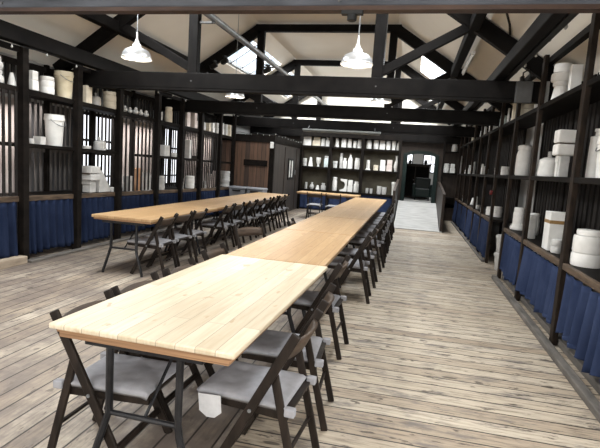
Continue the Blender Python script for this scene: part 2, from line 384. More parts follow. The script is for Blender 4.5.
MB().box(wx0,wx1,YF+.06,YF+.07,wz0,wz1).build('pane', M['window_light'], w)
# green door frame under the arch
d = MB(); d.box(DX0-.06,DX0+.07,YF-.06,YF+.10,ZD-.02,2.16).box(DX1-.07,DX1+.06,YF-.06,YF+.10,ZD-.02,2.16)
dr = struct(d.build('door_1', M['green'], bevel=.006))
t = MB()
for i in range(10):
    a = PI*i/10; b = PI*(i+1)/10; W = (DX1-DX0)/2+.05; cx = (DX0+DX1)/2
    P = lambda q, r: (cx - (W-r)*math.cos(q), 2.08 + (.20-r*.3)*math.sin(q))
    t.prism([P(a,0), P(b,0), P(b,.0)[:1] + (P(b,0)[1]-.10,), P(a,0)[:1] + (P(a,0)[1]-.10,)], YF-.05, YF+.09)
t.build('arched_head', M['green'], dr)
# the room beyond the doorway
Y2 = 22.0
struct(MB().box(-2.2,2.4,YF,Y2,ZD-.14,ZD-.02).build('floor.001', M['ramp']))
struct(MB().box(-2.2,2.4,YF+.16,Y2,3.0,3.1).build('ceiling', M['ceiling']))
struct(MB().box(-2.3,-2.2,YF+.16,Y2,ZD-.14,3.1).build('wall_left', M['pale_wall']))
struct(MB().box(2.4,2.5,YF+.16,Y2,ZD-.14,3.1).build('wall_right', M['pale_wall']))
b2 = MB(); wz0, wz1 = 1.55, 2.35
wins = [(-.55,.0), (.42,1.12)]
b2.box(-2.3,2.5,Y2,Y2+.1,ZD-.14,wz0); b2.box(-2.3,2.5,Y2,Y2+.1,wz1,3.1)
for a, b in ((-2.3,-.55),(.0,.42),(1.12,2.5)): b2.box(a,b,Y2,Y2+.1,wz0,wz1)
struct(b2.build('wall_back', M['pale_wall']))
for n,(a,b) in enumerate(wins):
    f = MB(); f.box(a,a+.04,Y2-.02,Y2+.06,wz0,wz1).box(b-.04,b,Y2-.02,Y2+.06,wz0,wz1).box(a,b,Y2-.02,Y2+.06,wz0,wz0+.04).box(a,b,Y2-.02,Y2+.06,wz1-.04,wz1).box(a,b,Y2-.01,Y2+.05,1.93,1.96).box((a+b)/2-.015,(a+b)/2+.015,Y2-.01,Y2+.05,wz0,wz1)
    w = struct(f.build('window_%d' % (12+n), M['rack']))
    MB().box(a,b,Y2+.03,Y2+.04,wz0,wz1).build('pane', M['window_light'], w)
cab = thing('tall_cabinet', (.13,19.3,ZD-.02), 0, 'tall dark cabinet standing in the room beyond the green doorway', 'cabinet')
MB().box(-.52,.52,-.25,.25,0,1.25).build('body', M['panel_wood'], cab, bevel=.01)
MB().box(-.56,.56,-.28,.28,1.25,1.31).build('top', M['panel_wood'], cab, bevel=.006)
for s in (-1,1):
    dd = MB().box(-.02+s*.26-.23,.02+s*.26+.21,-.275,-.25,.08,1.2).build('door', M['rack'], cab, bevel=.005)
    MB().ball((s*.05,-.29,.7),.018).build('knob', M['pipe'], dd)
ch = thing('armchair', (.42,18.3,ZD-.02), 0, 'dark green armchair in front of the cabinet beyond the doorway', 'armchair')
MB().box(-.26,.26,-.26,.26,.12,.42).build('seat', M['green'], ch, bevel=.03)
MB().box(-.28,.28,.16,.30,.12,.80).build('backrest', M['green'], ch, bevel=.04)
for s in (-1,1):
    MB().box(s*.30-.05,s*.30+.05,-.27,.28,.12,.58).build('armrest', M['green'], ch, bevel=.03)
    for q in (-.22,.22): MB().box(s*.24-.02,s*.24+.02,q-.02,q+.02,0,.12).build('leg', M['black'], ch)
for x,h,nm,lb in ((-.2,.16,'bottle','dark bottle on top of the tall cabinet beyond the doorway'),(.38,.2,'vase','dark rounded vase on the cabinet top beyond the doorway')):
    o = MB().lathe([(.04,0),(.06,.05),(.06,h*.6),(.02,h*.8),(.022,h)],(0,0,0),12).build(nm, M['black'], smooth=True)
    o.location = (x+.1,19.3,ZD-.02+1.31); tag(o, lb, nm)

# ramp up to the doorway, with side panels
rp = MB(); rp.prism([(13.7,0),(16.5,ZD-.02),(16.94,ZD-.02),(16.94,.0)], -.36, .86)
for v in rp.bm.verts: v.co = Vector((v.co.y, v.co.x, v.co.z))
rmp = rp.build('ramp', M['ramp'])
tag(rmp, 'pale scuffed ramp rising to the green doorway', 'ramp')
o = MB().box(-.42,.92,13.35,13.68,0,.022).build('threshold_board', M['ramp'], bevel=.006); tag(o, 'pale threshold board lying at the foot of the ramp', 'board')
for xs, lab in ((-.42,'dark boarded guard panel on the left side of the ramp'), (.89,'dark boarded guard panel on the right side of the ramp')):
    t = thing('ramp_guard', (xs,13.45,0), 0, lab, 'railing', 'guard panels of the ramp')
    p = MB(); p.prism([(0,0),(3.45,0),(3.45,1.24),(2.9,1.24),(.35,1.02),(0,.98)], -.02, .02)
    for v in p.bm.verts: v.co = Vector((v.co.y, v.co.x, v.co.z))
    p.build('panel', M['cabin_dark'], t)
    MB().bar((0,-.02,1.0),(0,.35,1.045),.07,.04).bar((0,.35,1.045),(0,2.9,1.265),.07,.04).bar((0,2.9,1.265),(0,3.45,1.265),.07,.04).build('handrail', M['panel_wood'], t)
    MB().box(-.035,.035,-.06,0,0,1.02).build('post', M['panel_wood'], t, bevel=.005)

# ------------------------------------------------------------------ roof trusses
TRUSS = [('nearest', 3.5), ('second', 6.95), ('third', 10.12), ('fourth', 13.42), ('rearmost', 16.85)]
for nm, y in TRUSS:
    t = thing('roof_truss', (0,y,0), 0, ('worn roof truss painted skylit grey, its tie beam crossing the very top of the photo' if nm == 'nearest'
              else 'dark timber queen-post roof truss, %s from the front' % nm if nm != 'rearmost' else 'dark timber roof truss against the back wall'), 'roof truss', 'queen-post roof trusses')
    bm = M['skylit_grey'] if nm == 'nearest' else M['beam']
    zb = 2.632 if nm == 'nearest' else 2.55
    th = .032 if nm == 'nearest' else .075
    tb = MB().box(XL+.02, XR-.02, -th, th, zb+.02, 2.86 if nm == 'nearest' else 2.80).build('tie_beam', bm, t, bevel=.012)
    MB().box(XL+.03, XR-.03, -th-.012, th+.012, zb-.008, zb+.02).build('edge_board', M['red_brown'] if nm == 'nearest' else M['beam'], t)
    for x in (-3.33,-.59): MB().box(x-.075,x+.075,-.06,.06,2.79,4.36).build('queen_post', M['beam'], t, bevel=.01)
    MB().box(-3.45,-.45,-.065,.065,4.26,4.40).build('straining_beam', M['beam'], t, bevel=.01)
    for a, b in (((-3.36,4.34),(-5.7,2.80)), ((-.55,4.34),(1.9,2.70))):
        MB().bar((a[0],0,a[1]-.02),(b[0],0,b[1]-.0),.12,.20).build('rafter', M['beam'], t, bevel=.012)
    if nm != 'rearmost':
        for a, b in (((-3.3,2.84),(-4.55,3.50)), ((-.62,2.84),(.62,3.52))):
            MB().bar((a[0],.0,a[1]),(b[0],.0,b[1]),.09,.12).build('strut', M['beam'], t, bevel=.008)
    for x in (-3.33,-.59):
        MB().lathe([(.012,0),(.012,.012)],(0,0,0),8).build('bolt', M['conduit'], t).matrix_local = Matrix.Translation((x,-.065,2.68)) @ Matrix.Rotation(PI/2,4,'X')
t0, t1 = YN, YF
for x, z, w, h, lb in ((-4.62,3.46,.13,.16,'dark purlin running under the left roof slope'), (.62,3.50,.13,.16,'dark purlin running under the right roof slope'),
                   (-4.97,2.925,.14,.20,'dark wall plate beam along the top of the left rack'), (.98,2.875,.11,.14,'dark beam lying along the truss ends on the right')):
    o = MB().box(x-w/2,x+w/2,t0,t1,z-h/2,z+h/2).build('roof_beam', M['beam'], bevel=.012); tag(o, lb, 'beam')
o = MB().bar((1.09,t0,2.85),(1.09,t1,2.85),.06,.06).build('cable_tray', M['black']); tag(o, 'black cable tray beside the right-hand roof beam', 'cable tray')
pp = thing('steel_pipe', (-3.04,0,3.6), 0, 'long grey round pipe running below the left roof slope', 'pipe')
MB().tube([(0,t0,0),(0,t1,0)], .05, 14).build('tube', M['pipe'], pp, smooth=True)
for nm, y in TRUSS: MB().box(-.235,.0,y-.02,y+.02,-.075,-.05).box(-.02,.02,y-.02,y+.02,-.075,-.045).build('bracket', M['conduit'], pp)

# ------------------------------------------------------------------ racks
def slats(mb, x, y0, y1, z0, z1, n, w, d=.02):
    for i in range(n):
        y = y0 + (y1-y0)*(i+.5)/n
        mb.box(x-d/2, x+d/2, y-w/2, y+w/2, z0, z1)
LP = [4.3,5.5,6.57,7.65,8.95,10.02,11.0,12.2,13.22]
def zl(z, y): return z - .014*(y-5.5)
rk = thing('slatted_rack', (-5.0,4.3,0), 0, 'long dark timber display rack with slats along the left wall', 'rack')
def LOC(mb, name, mat, bevel=0):
    for v in mb.bm.verts: v.co -= Vector((-5.0,4.3,0))
    return mb.build(name, mat, rk, bevel=bevel)
for i, y in enumerate(LP):
    LOC(MB().box(-5.07,-4.97,y-.05,y+.05,0,2.825), 'post', M['rack'], .006)
    LOC(MB().box(-5.60,-5.54,y-.03,y+.03,0,2.80), 'back_post', M['rack'])
for z, nmn in ((.885,'base_shelf'),(1.595,'middle_shelf'),(2.31,'top_shelf')):
    if nmn == 'middle_shelf':
        for i in (1,2,4,5,7):
            a, b = LP[i]+.05, LP[i+1]-.05
            mb = MB(); mb.bar((-5.29,a,zl(z,a)-.025),(-5.29,b,zl(z,b)-.025),.54,.05)
            LOC(mb, 'middle_shelf', M['rack'], .005)
    else:
        mb = MB(); a, b = LP[0]-.1, LP[-1]+.05
        mb.bar((-5.335,a,zl(z,a)-.02),(-5.335,b,zl(z,b)-.02),.50,.04); LOC(mb, nmn, M['rack'], .004)
        mb = MB(); mb.bar((-5.067,a,zl(z,a)-.035),(-5.067,b,zl(z,b)-.035),.05,.07); LOC(mb, 'shelf_edge', M['rack_edge' if nmn == 'base_shelf' else 'rack'], .006)
for i in range(8):
    a, b = LP[i]+.05, LP[i+1]-.05
    if i in (0,3,6):
        mb = MB(); slats(mb, -5.04, a, b, zl(.89,a), zl(2.24,b), 9 if i else 11, .042, .014)
        LOC(mb, 'slat_screen', M['slat'])
    else:
        a2, b2 = LP[i]*1.105, LP[i+1]*1.105
        mb = MB(); slats(mb, -5.575, a2, b2, zl(.89,a2), zl(2.27,a2), 11, .042, .014)
        mb.box(-5.60,-5.57,a2,b2,1.48,1.60)
        LOC(mb, 'slat_screen', M['lit_slat' if i == 1 else 'slat'])
    mb = MB(); slats(mb, -5.575, a, b, zl(2.30,a), 2.72, 9, .06)
    mb.box(-5.60,-5.55,a-.02,b+.02,2.68,2.76)
    LOC(mb, 'upper_slats', M['slat'])
for i in (0,2,4,6): LOC(MB().bar((-5.05,LP[i]+.05,2.78),(-5.05,LP[i+1]-.05,2.78),.05,.07), 'top_rail', M['rack'])

def right_rack(ps, label, lo, hi, shelf_hi):
    t = thing('slatted_rack', (1.45,ps[0],0), 0, label, 'rack')
    def L(mb, name, mat, bevel=0):
        for v in mb.bm.verts: v.co -= Vector((1.45,ps[0],0))
        return mb.build(name, mat, t, bevel=bevel)
    for y in ps:
        L(MB().box(1.44,1.49,y-.05,y+.05,0,3.06), 'post', M['post_wood'], .006)
        L(MB().box(1.84,1.88,y-.03,y+.03,0,2.76), 'back_post', M['rack'])
    for z, nm, sh in ((.80,'base_shelf',hi),(1.60,'middle_shelf',shelf_hi),(2.46,'top_shelf',shelf_hi)):
        L(MB().box(1.49,1.88,lo,sh,z-.04,z), nm, M['rack'], .004)
        L(MB().box(1.445,1.492,lo,sh,z-(.058 if z < 1 else .055),z), 'shelf_edge', M['rack_edge' if z < 1 else 'rack'], .006)
    for a, b in zip(ps, ps[1:]):
        n = max(4, round((b-a)/.15))
        for z0, z1, q in ((.80,2.42,'slat_screen'), (2.46,2.74,'upper_slats')):
            mb = MB(); slats(mb, 1.86, a+.04, b-.04, z0, z1, n, .085 if z0 < 1 else .07)
            L(mb, q, M['slat'])
    L(MB().box(1.49,1.56,lo,hi,2.96,3.03), 'top_rail', M['rack'])
    return t
right_rack([3.3,4.95,6.6,7.95], 'nearer dark timber rack of white moulds along the right wall', 2.6, 8.0, 9.18)
right_rack([9.28,10.5,11.75,13.0,14.25,15.5,16.6], 'farther dark timber rack along the right wall towards the doorway', 9.23, 16.65, 16.65)
# back rack
bt = thing('open_rack', (-2.1,16.75,0), 0, 'dark rack of white moulds on the back wall left of the doorway', 'rack')
def BL(mb, name, mat, bevel=0):
    for v in mb.bm.verts: v.co -= Vector((-2.1,16.75,0))
    return mb.build(name, mat, bt, bevel=bevel)
BP = [-3.83,-2.8,-1.69,-.45]
for x in BP: BL(MB().box(x-.045,x+.045,16.68,16.74,0,2.58), 'post', M['rack'], .005)
for z, nm in ((.72,'base_shelf'),(1.515,'middle_shelf'),(2.23,'top_shelf')):
    BL(MB().box(BP[0],BP[-1],16.74,16.985,z-.05,z), nm, M['rack'], .004)
    BL(MB().box(BP[0],BP[-1],16.72,16.745,z-.06,z+.005), 'shelf_edge', M['rack'], .004)
for a, b in zip(BP, BP[1:]): BL(MB().box(a+.05,b-.05,16.972,16.99,.72,2.5), 'back_board', M['khaki'])
BL(MB().box(BP[0],BP[-1],16.69,16.74,2.56,2.72), 'header', M['rack'])
# small end rack right of the doorway
et = thing('open_rack', (1.2,16.8,0), 0, 'small dark end rack between the doorway and the right wall rack', 'rack')
def EL(mb, name, mat):
    for v in mb.bm.verts: v.co -= Vector((1.2,16.8,0))
    return mb.build(name, mat, et, bevel=.004)
EL(MB().box(.94,1.0,16.70,16.76,0,2.62), 'post', M['rack'])
for z, nm in ((.80,'base_shelf'),(1.60,'middle_shelf'),(2.30,'top_shelf')): EL(MB().box(.95,1.43,16.72,16.985,z-.045,z), nm, M['rack'])

# ------------------------------------------------------------------ curtains
def curtain(name, mat, a, b, ztop, zbot, out, label, group, folds=7, amp=.04, seed=0, lift=0):
    """hanging cloth from a to b (x,y); out = unit normal towards the room"""
    rr = random.Random(seed); ax, ay = a; bx, by = b
    ph = [rr.uniform(0,6.3) for _ in range(4)]; L = math.hypot(bx-ax, by-ay); n = int(max(40, folds*14))
    def fn(u, v):
        z = ztop(u) + (zbot(u) - ztop(u))*v
        s1 = math.sin(u*folds*2*PI + ph[0] + .9*math.sin(u*7+ph[1]) + .5*v*math.sin(u*4+ph[3])); s2 = math.sin(u*folds*3.7*PI + ph[2])
        w = math.copysign(abs(s1)**.7, s1)*.75 + s2*.25*(1-.5*v)
        o = amp*(.35+.65*v)*w*(.7+.3*math.sin(u*5+ph[3])) + .018*v
        uu = u + .006*v*math.sin(u*folds*3+ph[2])
        if v > .99: z += lift*abs(math.sin(u*5+ph[1]))
        return (ax+(bx-ax)*uu + out[0]*o, ay+(by-ay)*uu + out[1]*o, z)
    o = MB().grid(fn, n, 10).build(name, mat, smooth=True, solid=.006)
    tag(o, label, 'curtain', group); return o
place = ['nearest bay, beside the pale floor kerb','second bay, below the white plastic bucket','third bay, below the lower daylit window','fourth bay, below the full-height slat screen','fifth bay from the front','sixth bay, below the white round drum','seventh bay from the front','last bay before the brown cabin']
for i in range(8):
    a, b = LP[i]+.055, LP[i+1]-.055
    curtain('curtain', M['navy'], (-5.06,a), (-5.06,b), lambda u,a=a,b=b: zl(.82,a+(b-a)*u), lambda u: .07, (1,0),
            'navy curtain under the left rack, %s' % place[i], 'navy curtains below the left rack', 7, .085, i, .03)
plc = ['nearest bay, leaving the photo at its right edge','second bay, below the tall taped white box','third bay, just before the rack opening']
for i, (a, b) in enumerate(((3.35,4.89),(5.01,6.54),(6.66,7.9))):
    curtain('curtain', M['blue'], (1.475,a), (1.475,b), lambda u: .718, lambda u: .12, (-1,0), 'blue curtain under the right rack, %s' % plc[i], 'blue curtains below the right rack', 8, .085, 20+i, .10)
fp = [9.28,10.5,11.75,13.0,14.25,15.5,16.6]
for i in range(6):
    curtain('curtain', M['blue'], (1.475,fp[i]+.05), (1.475,fp[i+1]-.05), lambda u: .718, lambda u: .06, (-1,0),
            'blue curtain under the farther right rack, %s bay past the opening' % ORD[i], 'blue curtains below the farther right rack', 7, .07, 40+i, .02)
for i, (a, b) in enumerate(zip(BP, BP[1:])):
    curtain('curtain', M['blue'], (a+.05,16.78), (b-.05,16.78), lambda u: .66, lambda u: .03, (0,-1), 'blue curtain below the back rack, %s bay' % ['left','middle','right'][i], 'blue curtains below the back rack', 5, .02, 60+i)
# kerbs on the floor
for nm, m, b, lb in (('kerb_board', M['kerb'], (-5.03,-4.90,3.0,5.44,0,.10), 'pale worn timber kerb on the floor before the nearest left bay'),
                     ('kerb_board', M['kerb_dark'], (-4.96,-4.86,5.46,13.1,0,.035), 'long dark low kerb strip along the foot of the left rack'),
                     ('kerb_board', M['kerb_dark'], (1.34,1.415,2.4,7.85,0,.055), 'grey worn kerb board along the foot of the nearer right rack'),
                     ('kerb_board', M['kerb_dark'], (1.385,1.435,9.3,16.6,0,.04), 'thin grey kerb along the foot of the farther right rack')):
    o = MB().box(*b).build(nm, m, bevel=.008); tag(o, lb, 'kerb')
o = MB().box(1.50,1.58,3.0,7.9,0,.07).build('floor_rail', M['kerb_dark'], bevel=.006); tag(o, 'timber rail on the floor behind the nearer blue curtains', 'rail')
# ------------------------------------------------------------------ cabin in the back left corner
cb = thing('timber_cabin', (-3.85,13.35,0), 0, 'brown boarded timber cabin in the far left corner', 'cabin')
def CB(mb, name, mat, bevel=0, par=None):
    for v in mb.bm.verts: v.co -= Vector((-3.85,13.35,0))
    return mb.build(name, mat, par or cb, bevel=bevel)
CB(MB().box(-5.5,-3.93,13.35,13.41,0,2.10), 'front_wall', M['cabin'])
CB(MB().box(-3.91,-3.85,13.42,16.64,0,2.10), 'side_wall', M['cabin_dark'])
CB(MB().box(-3.98,-3.84,13.34,13.44,0,2.10), 'corner_post', M['rack'], .006)
CB(MB().box(-5.5,-3.83,13.32,13.42,2.10,2.31), 'front_header', M['rack'], .006)
CB(MB().box(-3.93,-3.83,13.42,16.64,2.10,2.31), 'side_header', M['rack'], .006)
CB(MB().box(-5.5,-3.86,13.42,16.64,2.27,2.30), 'roof_deck', M['rack'])
CB(MB().box(-4.72,-4.02,13.31,13.35,1.43,1.60), 'hatch_board', M['rack'], .005)
fr = CB(MB().box(-3.85,-3.83,15.05,15.75,1.05,1.72), 'door_window', M['black'])
CB(MB().box(-3.83,-3.82,15.16,15.26,1.12,1.66).box(-3.83,-3.82,15.46,15.58,1.12,1.66), 'pane', M['enamel'], par=fr)
CB(MB().box(-3.85,-3.835,14.6,14.64,.05,2.05).box(-3.85,-3.835,16.1,16.14,.05,2.05), 'door_frame', M['panel_wood'])
CB(MB().box(-3.85,-3.80,15.88,15.93,1.20,1.36), 'door_handle', M['pipe'], .01)
o = MB().box(-.05,.05,-.02,.02,-.09,.09).build('alarm_sensor', M['white_plastic'], bevel=.015); o.location = (-3.90,13.295,2.04); tag(o, 'small white sensor box on the cabin corner below its header', 'sensor')
def fairy(name_loc, pts, nb, r, label):
    t = thing('fairy_lights', name_loc, 0, label, 'string lights')
    pts = [Vector(p) for p in pts]; fine = []
    for a, b in zip(pts, pts[1:]):
        for k in range(nb):
            u = k/nb; p = a.lerp(b, u); p.z -= .03*math.sin(PI*((u*nb/3) % 1)); fine.append(p)
    fine.append(pts[-1]); MB().tube(fine, .006, 5).build('cable', M['black'], t)
    bm0 = None
    for p in fine[1::1]:
        if bm0 is None: bm0 = MB().lathe([(r*.4,0),(r*.6,-r),(r,-r*2),(r*.7,-r*3),(r*.2,-r*3.4)],(0,0,0),8).build('bulb', M['fairy'], t, smooth=True); c = bm0
        else: c = bm0.copy(); COL.objects.link(c); c.parent = t
        c.location = p
fairy((-3.81,13.3,2.36), [(-1.6,-.0,0),(0,0,0),(0.0,3.2,-.02)], 9, .012, 'string of small bulbs along the top edge of the cabin')
fairy((1.14,3.6,2.90), [(0,0,0),(0,6,0)], 12, .018, 'string of pale bulbs hanging beside the right-hand roof beam')
fairy((-4.88,4.0,2.80), [(0,0,0),(0,8.8,0)], 15, .013, 'string of small bulbs under the left wall plate beam')
# grey bins in front of the cabin
for k, (x, lb) in enumerate(((-4.70,'grey lidded bin before the cabin, the left one of two'),(-4.18,'grey lidded bin before the cabin, the right one beside its corner'))):
    t = thing('storage_bin', (x,13.02,0), 0, lb, 'bin', 'grey bins before the cabin')
    b = MB(); b._poly([(-.19,-.17,0),(.19,-.17,0),(.19,.17,0),(-.19,.17,0),(-.235,-.22,.76),(.235,-.22,.76),(.235,.22,.76),(-.235,.22,.76)], [(0,3,2,1),(4,5,6,7),(0,1,5,4),(1,2,6,5),(2,3,7,6),(3,0,4,7)])
    b.build('body', M['bin'], t, bevel=.02)
    MB().box(-.25,.25,-.235,.235,.76,.83).build('lid', M['bin'], t, bevel=.03)
    MB().box(-.12,.12,-.25,-.22,.70,.745).build('handle', M['black'], t, bevel=.008)

# ------------------------------------------------------------------ tables
def table_parts(t, L, hw, top, two_layer=False, inset=.07):
    """trestle table: +Y long axis, near end at y=0"""
    if two_layer:
        MB().box(-hw,hw,0,L,.722,.75).build('tabletop', top, t, bevel=.008)
        MB().box(-hw+.025,hw-.025,.025,L-.02,.703,.722).build('lower_board', M['ply_edge'], t, bevel=.003)
        MB().box(-hw+.035,hw-.035,.03,L-.025,.678,.703).build('edge_frame', M['ply_edge'], t, bevel=.003)
    else:
        MB().box(-hw,hw,0,L,.715,.75).build('tabletop', top, t, bevel=.005)
        MB().box(-hw+.02,hw-.02,.02,L-.02,.69,.715).build('edge_frame', M['ply_edge'], t, bevel=.003)
    zt = .69
    for s, y in ((1,inset),(-1,L-inset)):
        for q in (-1,1):
            MB().tube([(q*.18,y,zt),(q*.18,y,.34),(q*.195,y-s*.01,.28),(q*.275,y-s*.02,.03),(q*.278,y-s*.02,0)], .018, 8).build('leg', M['metal'], t, smooth=True)
        MB().tube([(-.178,y,.335),(.178,y,.335)], .013, 8).build('crossbar', M['metal'], t, smooth=True)
        MB().box(-.30,.30,y-.025,y+.025,.655,.692).build('leg_rail', M['metal'], t, bevel=.004)
        MB().tube([(0,y+s*.02,.335),(0,y+s*.42,.672)], .009, 6).build('brace', M['metal'], t, smooth=True)
        MB().box(-.05,.05,y+s*.42-.03,y+s*.42+.03,.665,.692).build('brace_plate', M['metal'], t)
ys = [1.86, 3.84, 5.78, 7.72, 9.66, 11.58]
t = thing('trestle_table', (-1.112,1.855,0), math.radians(-1.7), 'palest planked trestle table at the front of the long centre row', 'table', 'tables of the centre row')
table_parts(t, 1.975, .462, M['pine'], True)
m2 = thing('trestle_table', (-1.05,3.84,0), 0, 'honey planked table in the centre row, directly behind the palest one', 'table', 'tables of the centre row')
table_parts(m2, 1.925, .43, M['honey'], inset=.36)
m3 = thing('trestle_table', (-3.505,5.42,0), 0, 'honey planked table', 'table', 'tables of the left row')
table_parts(m3, 1.742, .425, M['honey'])
lab = ['third table from the front of the long centre row','fourth table from the front of the long centre row','fifth table from the front of the long centre row','last honey planked table at the far end of the centre row']
for k in range(4):
    c = copy_tree(m2); c.location = (-1.05+.004*k, ys[k+2], 0); c['label'] = lab[k]
lab = ['honey planked table at the front end of the left row','second table from the front of the left row','third table from the front of the left row','last table of the left row, nearest the cabin']
for k in range(4):
    c = m3 if k == 0 else copy_tree(m3); c.location = (-3.505, 5.42+k*1.75, 0); c['label'] = lab[k]; c['group'] = 'tables of the left row'
c = copy_tree(m2); c.location = (-1.45,14.45,0); c.rotation_euler = (0,0,PI/2); c.scale = (.95,.95,1)
c['label'] = 'honey planked table set crosswise in front of the back rack'; c['group'] = 'tables before the back rack'

# ------------------------------------------------------------------ folding chairs (front faces +Y)
W = .21
def P(z): return -.24 + .41*(1 - z/.79)           # y of the long post at height z
def make_chair():
    t = thing('folding_chair')
    for s in (-1,1):
        MB().bar((s*W,P(.79),.79),(s*W,P(0.0),0.0),.022,.046,(0,1,0)).build('long_post', M['chair'], t, bevel=.005)
        MB().bar((s*(W-.024),P(.57)-.012,.575),(s*(W-.024),-.285,0.0),.022,.040,(0,1,0)).build('rear_leg', M['chair'], t, bevel=.005)
        MB().bar((s*(W-.05),-.21,.372),(s*(W-.05),.25,.392),.022,.042).build('seat_rail', M['chair'], t, bevel=.004)
        MB().lathe([(.009,0),(.009,.006)],(0,0,0),8).build('pivot_bolt', M['pipe'], t).matrix_local = Matrix.Translation((s*(W+.012),P(.40),.395)) @ Matrix.Rotation(s*PI/2,4,'Y')
    def back(u, v):
        x = -W+.012 + (2*W-.024)*u; bow = .038*(1-(2*u-1)**2)
        z = .655 + .088*v + .010*math.sin(PI*u)*v
        return (x, P(z)-bow-.002, z)
    MB().grid(back, 14, 3).build('backrest', M['chair_back'], t, smooth=True, solid=.018)
    st = MB()
    for k in range(6):
        y = -.19 + k*.083; st.box(-W+.04, W-.04, y-.034, y+.034, .391+.0035*k, .407+.0035*k)
    st.build('seat', M['chair'], t, bevel=.003)
    MB().tube([(-W+.02,-.225,.20),(W-.02,-.225,.20)], .011, 8).build('rear_rung', M['chair'], t, smooth=True)
    MB().bar((-W+.01,P(.13),.13),(W-.01,P(.13),.13),.02,.035).build('front_rung', M['chair'], t, bevel=.003)
    def cush(u, v):
        x = (-W+.015) + (2*W-.03)*u; y = -.20 + .455*v
        e = min(u,1-u,v,1-v); dome = .020*min(1, e/.12)**.6
        tuft = sum(.010*math.exp(-((u-a)**2+(v-b)**2)/.004) for a,b in ((.3,.3),(.7,.3),(.3,.7),(.7,.7)))
        return (x, y, .426 + .006*v + dome - tuft)
    c = MB().grid(cush, 22, 22).build('cushion', M['cushion'], t, smooth=True)
    s = c.modifiers.new('thickness','SOLIDIFY'); s.thickness = .030; s.offset = -1
    for q in (-1,1):
        x = q*(W-.024)
        MB().box(x-.020,x+.020,-.25,-.20,.39,.43).build('strap', M['cushion'], c, bevel=.006)
    return t
chair0 = make_chair(); used = [False]
def put_chair(x, y, rz, label, group):
    if used[0]: c = copy_tree(chair0)
    else: c = chair0; used[0] = True
    c.location = (x,y,0); c.scale = (1,1,1 if x > -.9 else .985); c.rotation_euler = (0,0,math.radians(rz)); c['label'] = label; c['category'] = 'chair'; c['group'] = group
    return c
g = 'folding chairs along the right side of the centre row'
RY = [2.28, 2.86, 3.98, 5.72, 6.52, 7.60, 8.35, 8.98, 9.60, 10.3, 10.85, 11.5, 12.2, 12.75]
for k, y in enumerate(RY):
    x = -.45 - .24 + (.03 if k < 2 else -.025 if k == 2 else max(0, min(.09, (y-4)*.025)))
    lb = ['dark folding chair at front right of palest table, white tag on its grey cushion',
          'second folding chair along the palest table\'s right edge, behind the tagged one',
          'third folding chair along the right side, where the honey tables begin'][k] if k < 3 else 'dark folding chair with grey cushion, %s along the right side of the centre row' % ORD[k]
    c = put_chair(x, y, 90 + (-4,3,-2,2,0)[k % 5], lb, g)
    if k == 0:
        first = c
g = 'folding chairs along the left side of the centre row'
for k, (x, y, rz, lb) in enumerate(((-1.37,2.16,-90,'dark folding chair at the front left corner of the palest table'),
        (-1.375,2.65,-92,'folding chair second along the palest table\'s left edge, only its back showing'),
        (-1.36,3.22,-88,'folding chair third along the palest table\'s left edge, only its back showing'),
        (-1.42,3.98,-90,'folding chair left of the seam between palest and honey tables'),
        (-1.70,5.52,-122,'folding chair turned askew left of the centre row, curved back towards the camera'),
        (-1.36,6.58,-84,'folding chair beyond the askew one, its top just above the honey tabletop'))):
    put_chair(x, y, rz, lb, g)
g = 'folding chairs along the left table row'
for k, (x, y) in enumerate(((-3.27,5.78),(-3.29,6.29),(-3.28,6.80),(-3.26,7.95),(-3.28,8.52),(-3.27,9.25),(-3.28,9.85),(-3.28,10.32),(-3.28,10.95),(-3.26,11.5),(-3.28,12.0))):
    put_chair(x, y, 90 + (2,-3,0,4,-2)[k % 5], 'dark folding chair with grey cushion, %s along the right side of the left row' % ORD[k], g)
g = 'folding chairs at the crosswise back table'
for k, x in enumerate((-2.68,-2.13)):
    put_chair(x, 13.98, 0, 'dark folding chair before the crosswise back table, %s from the left' % ORD[k], g)
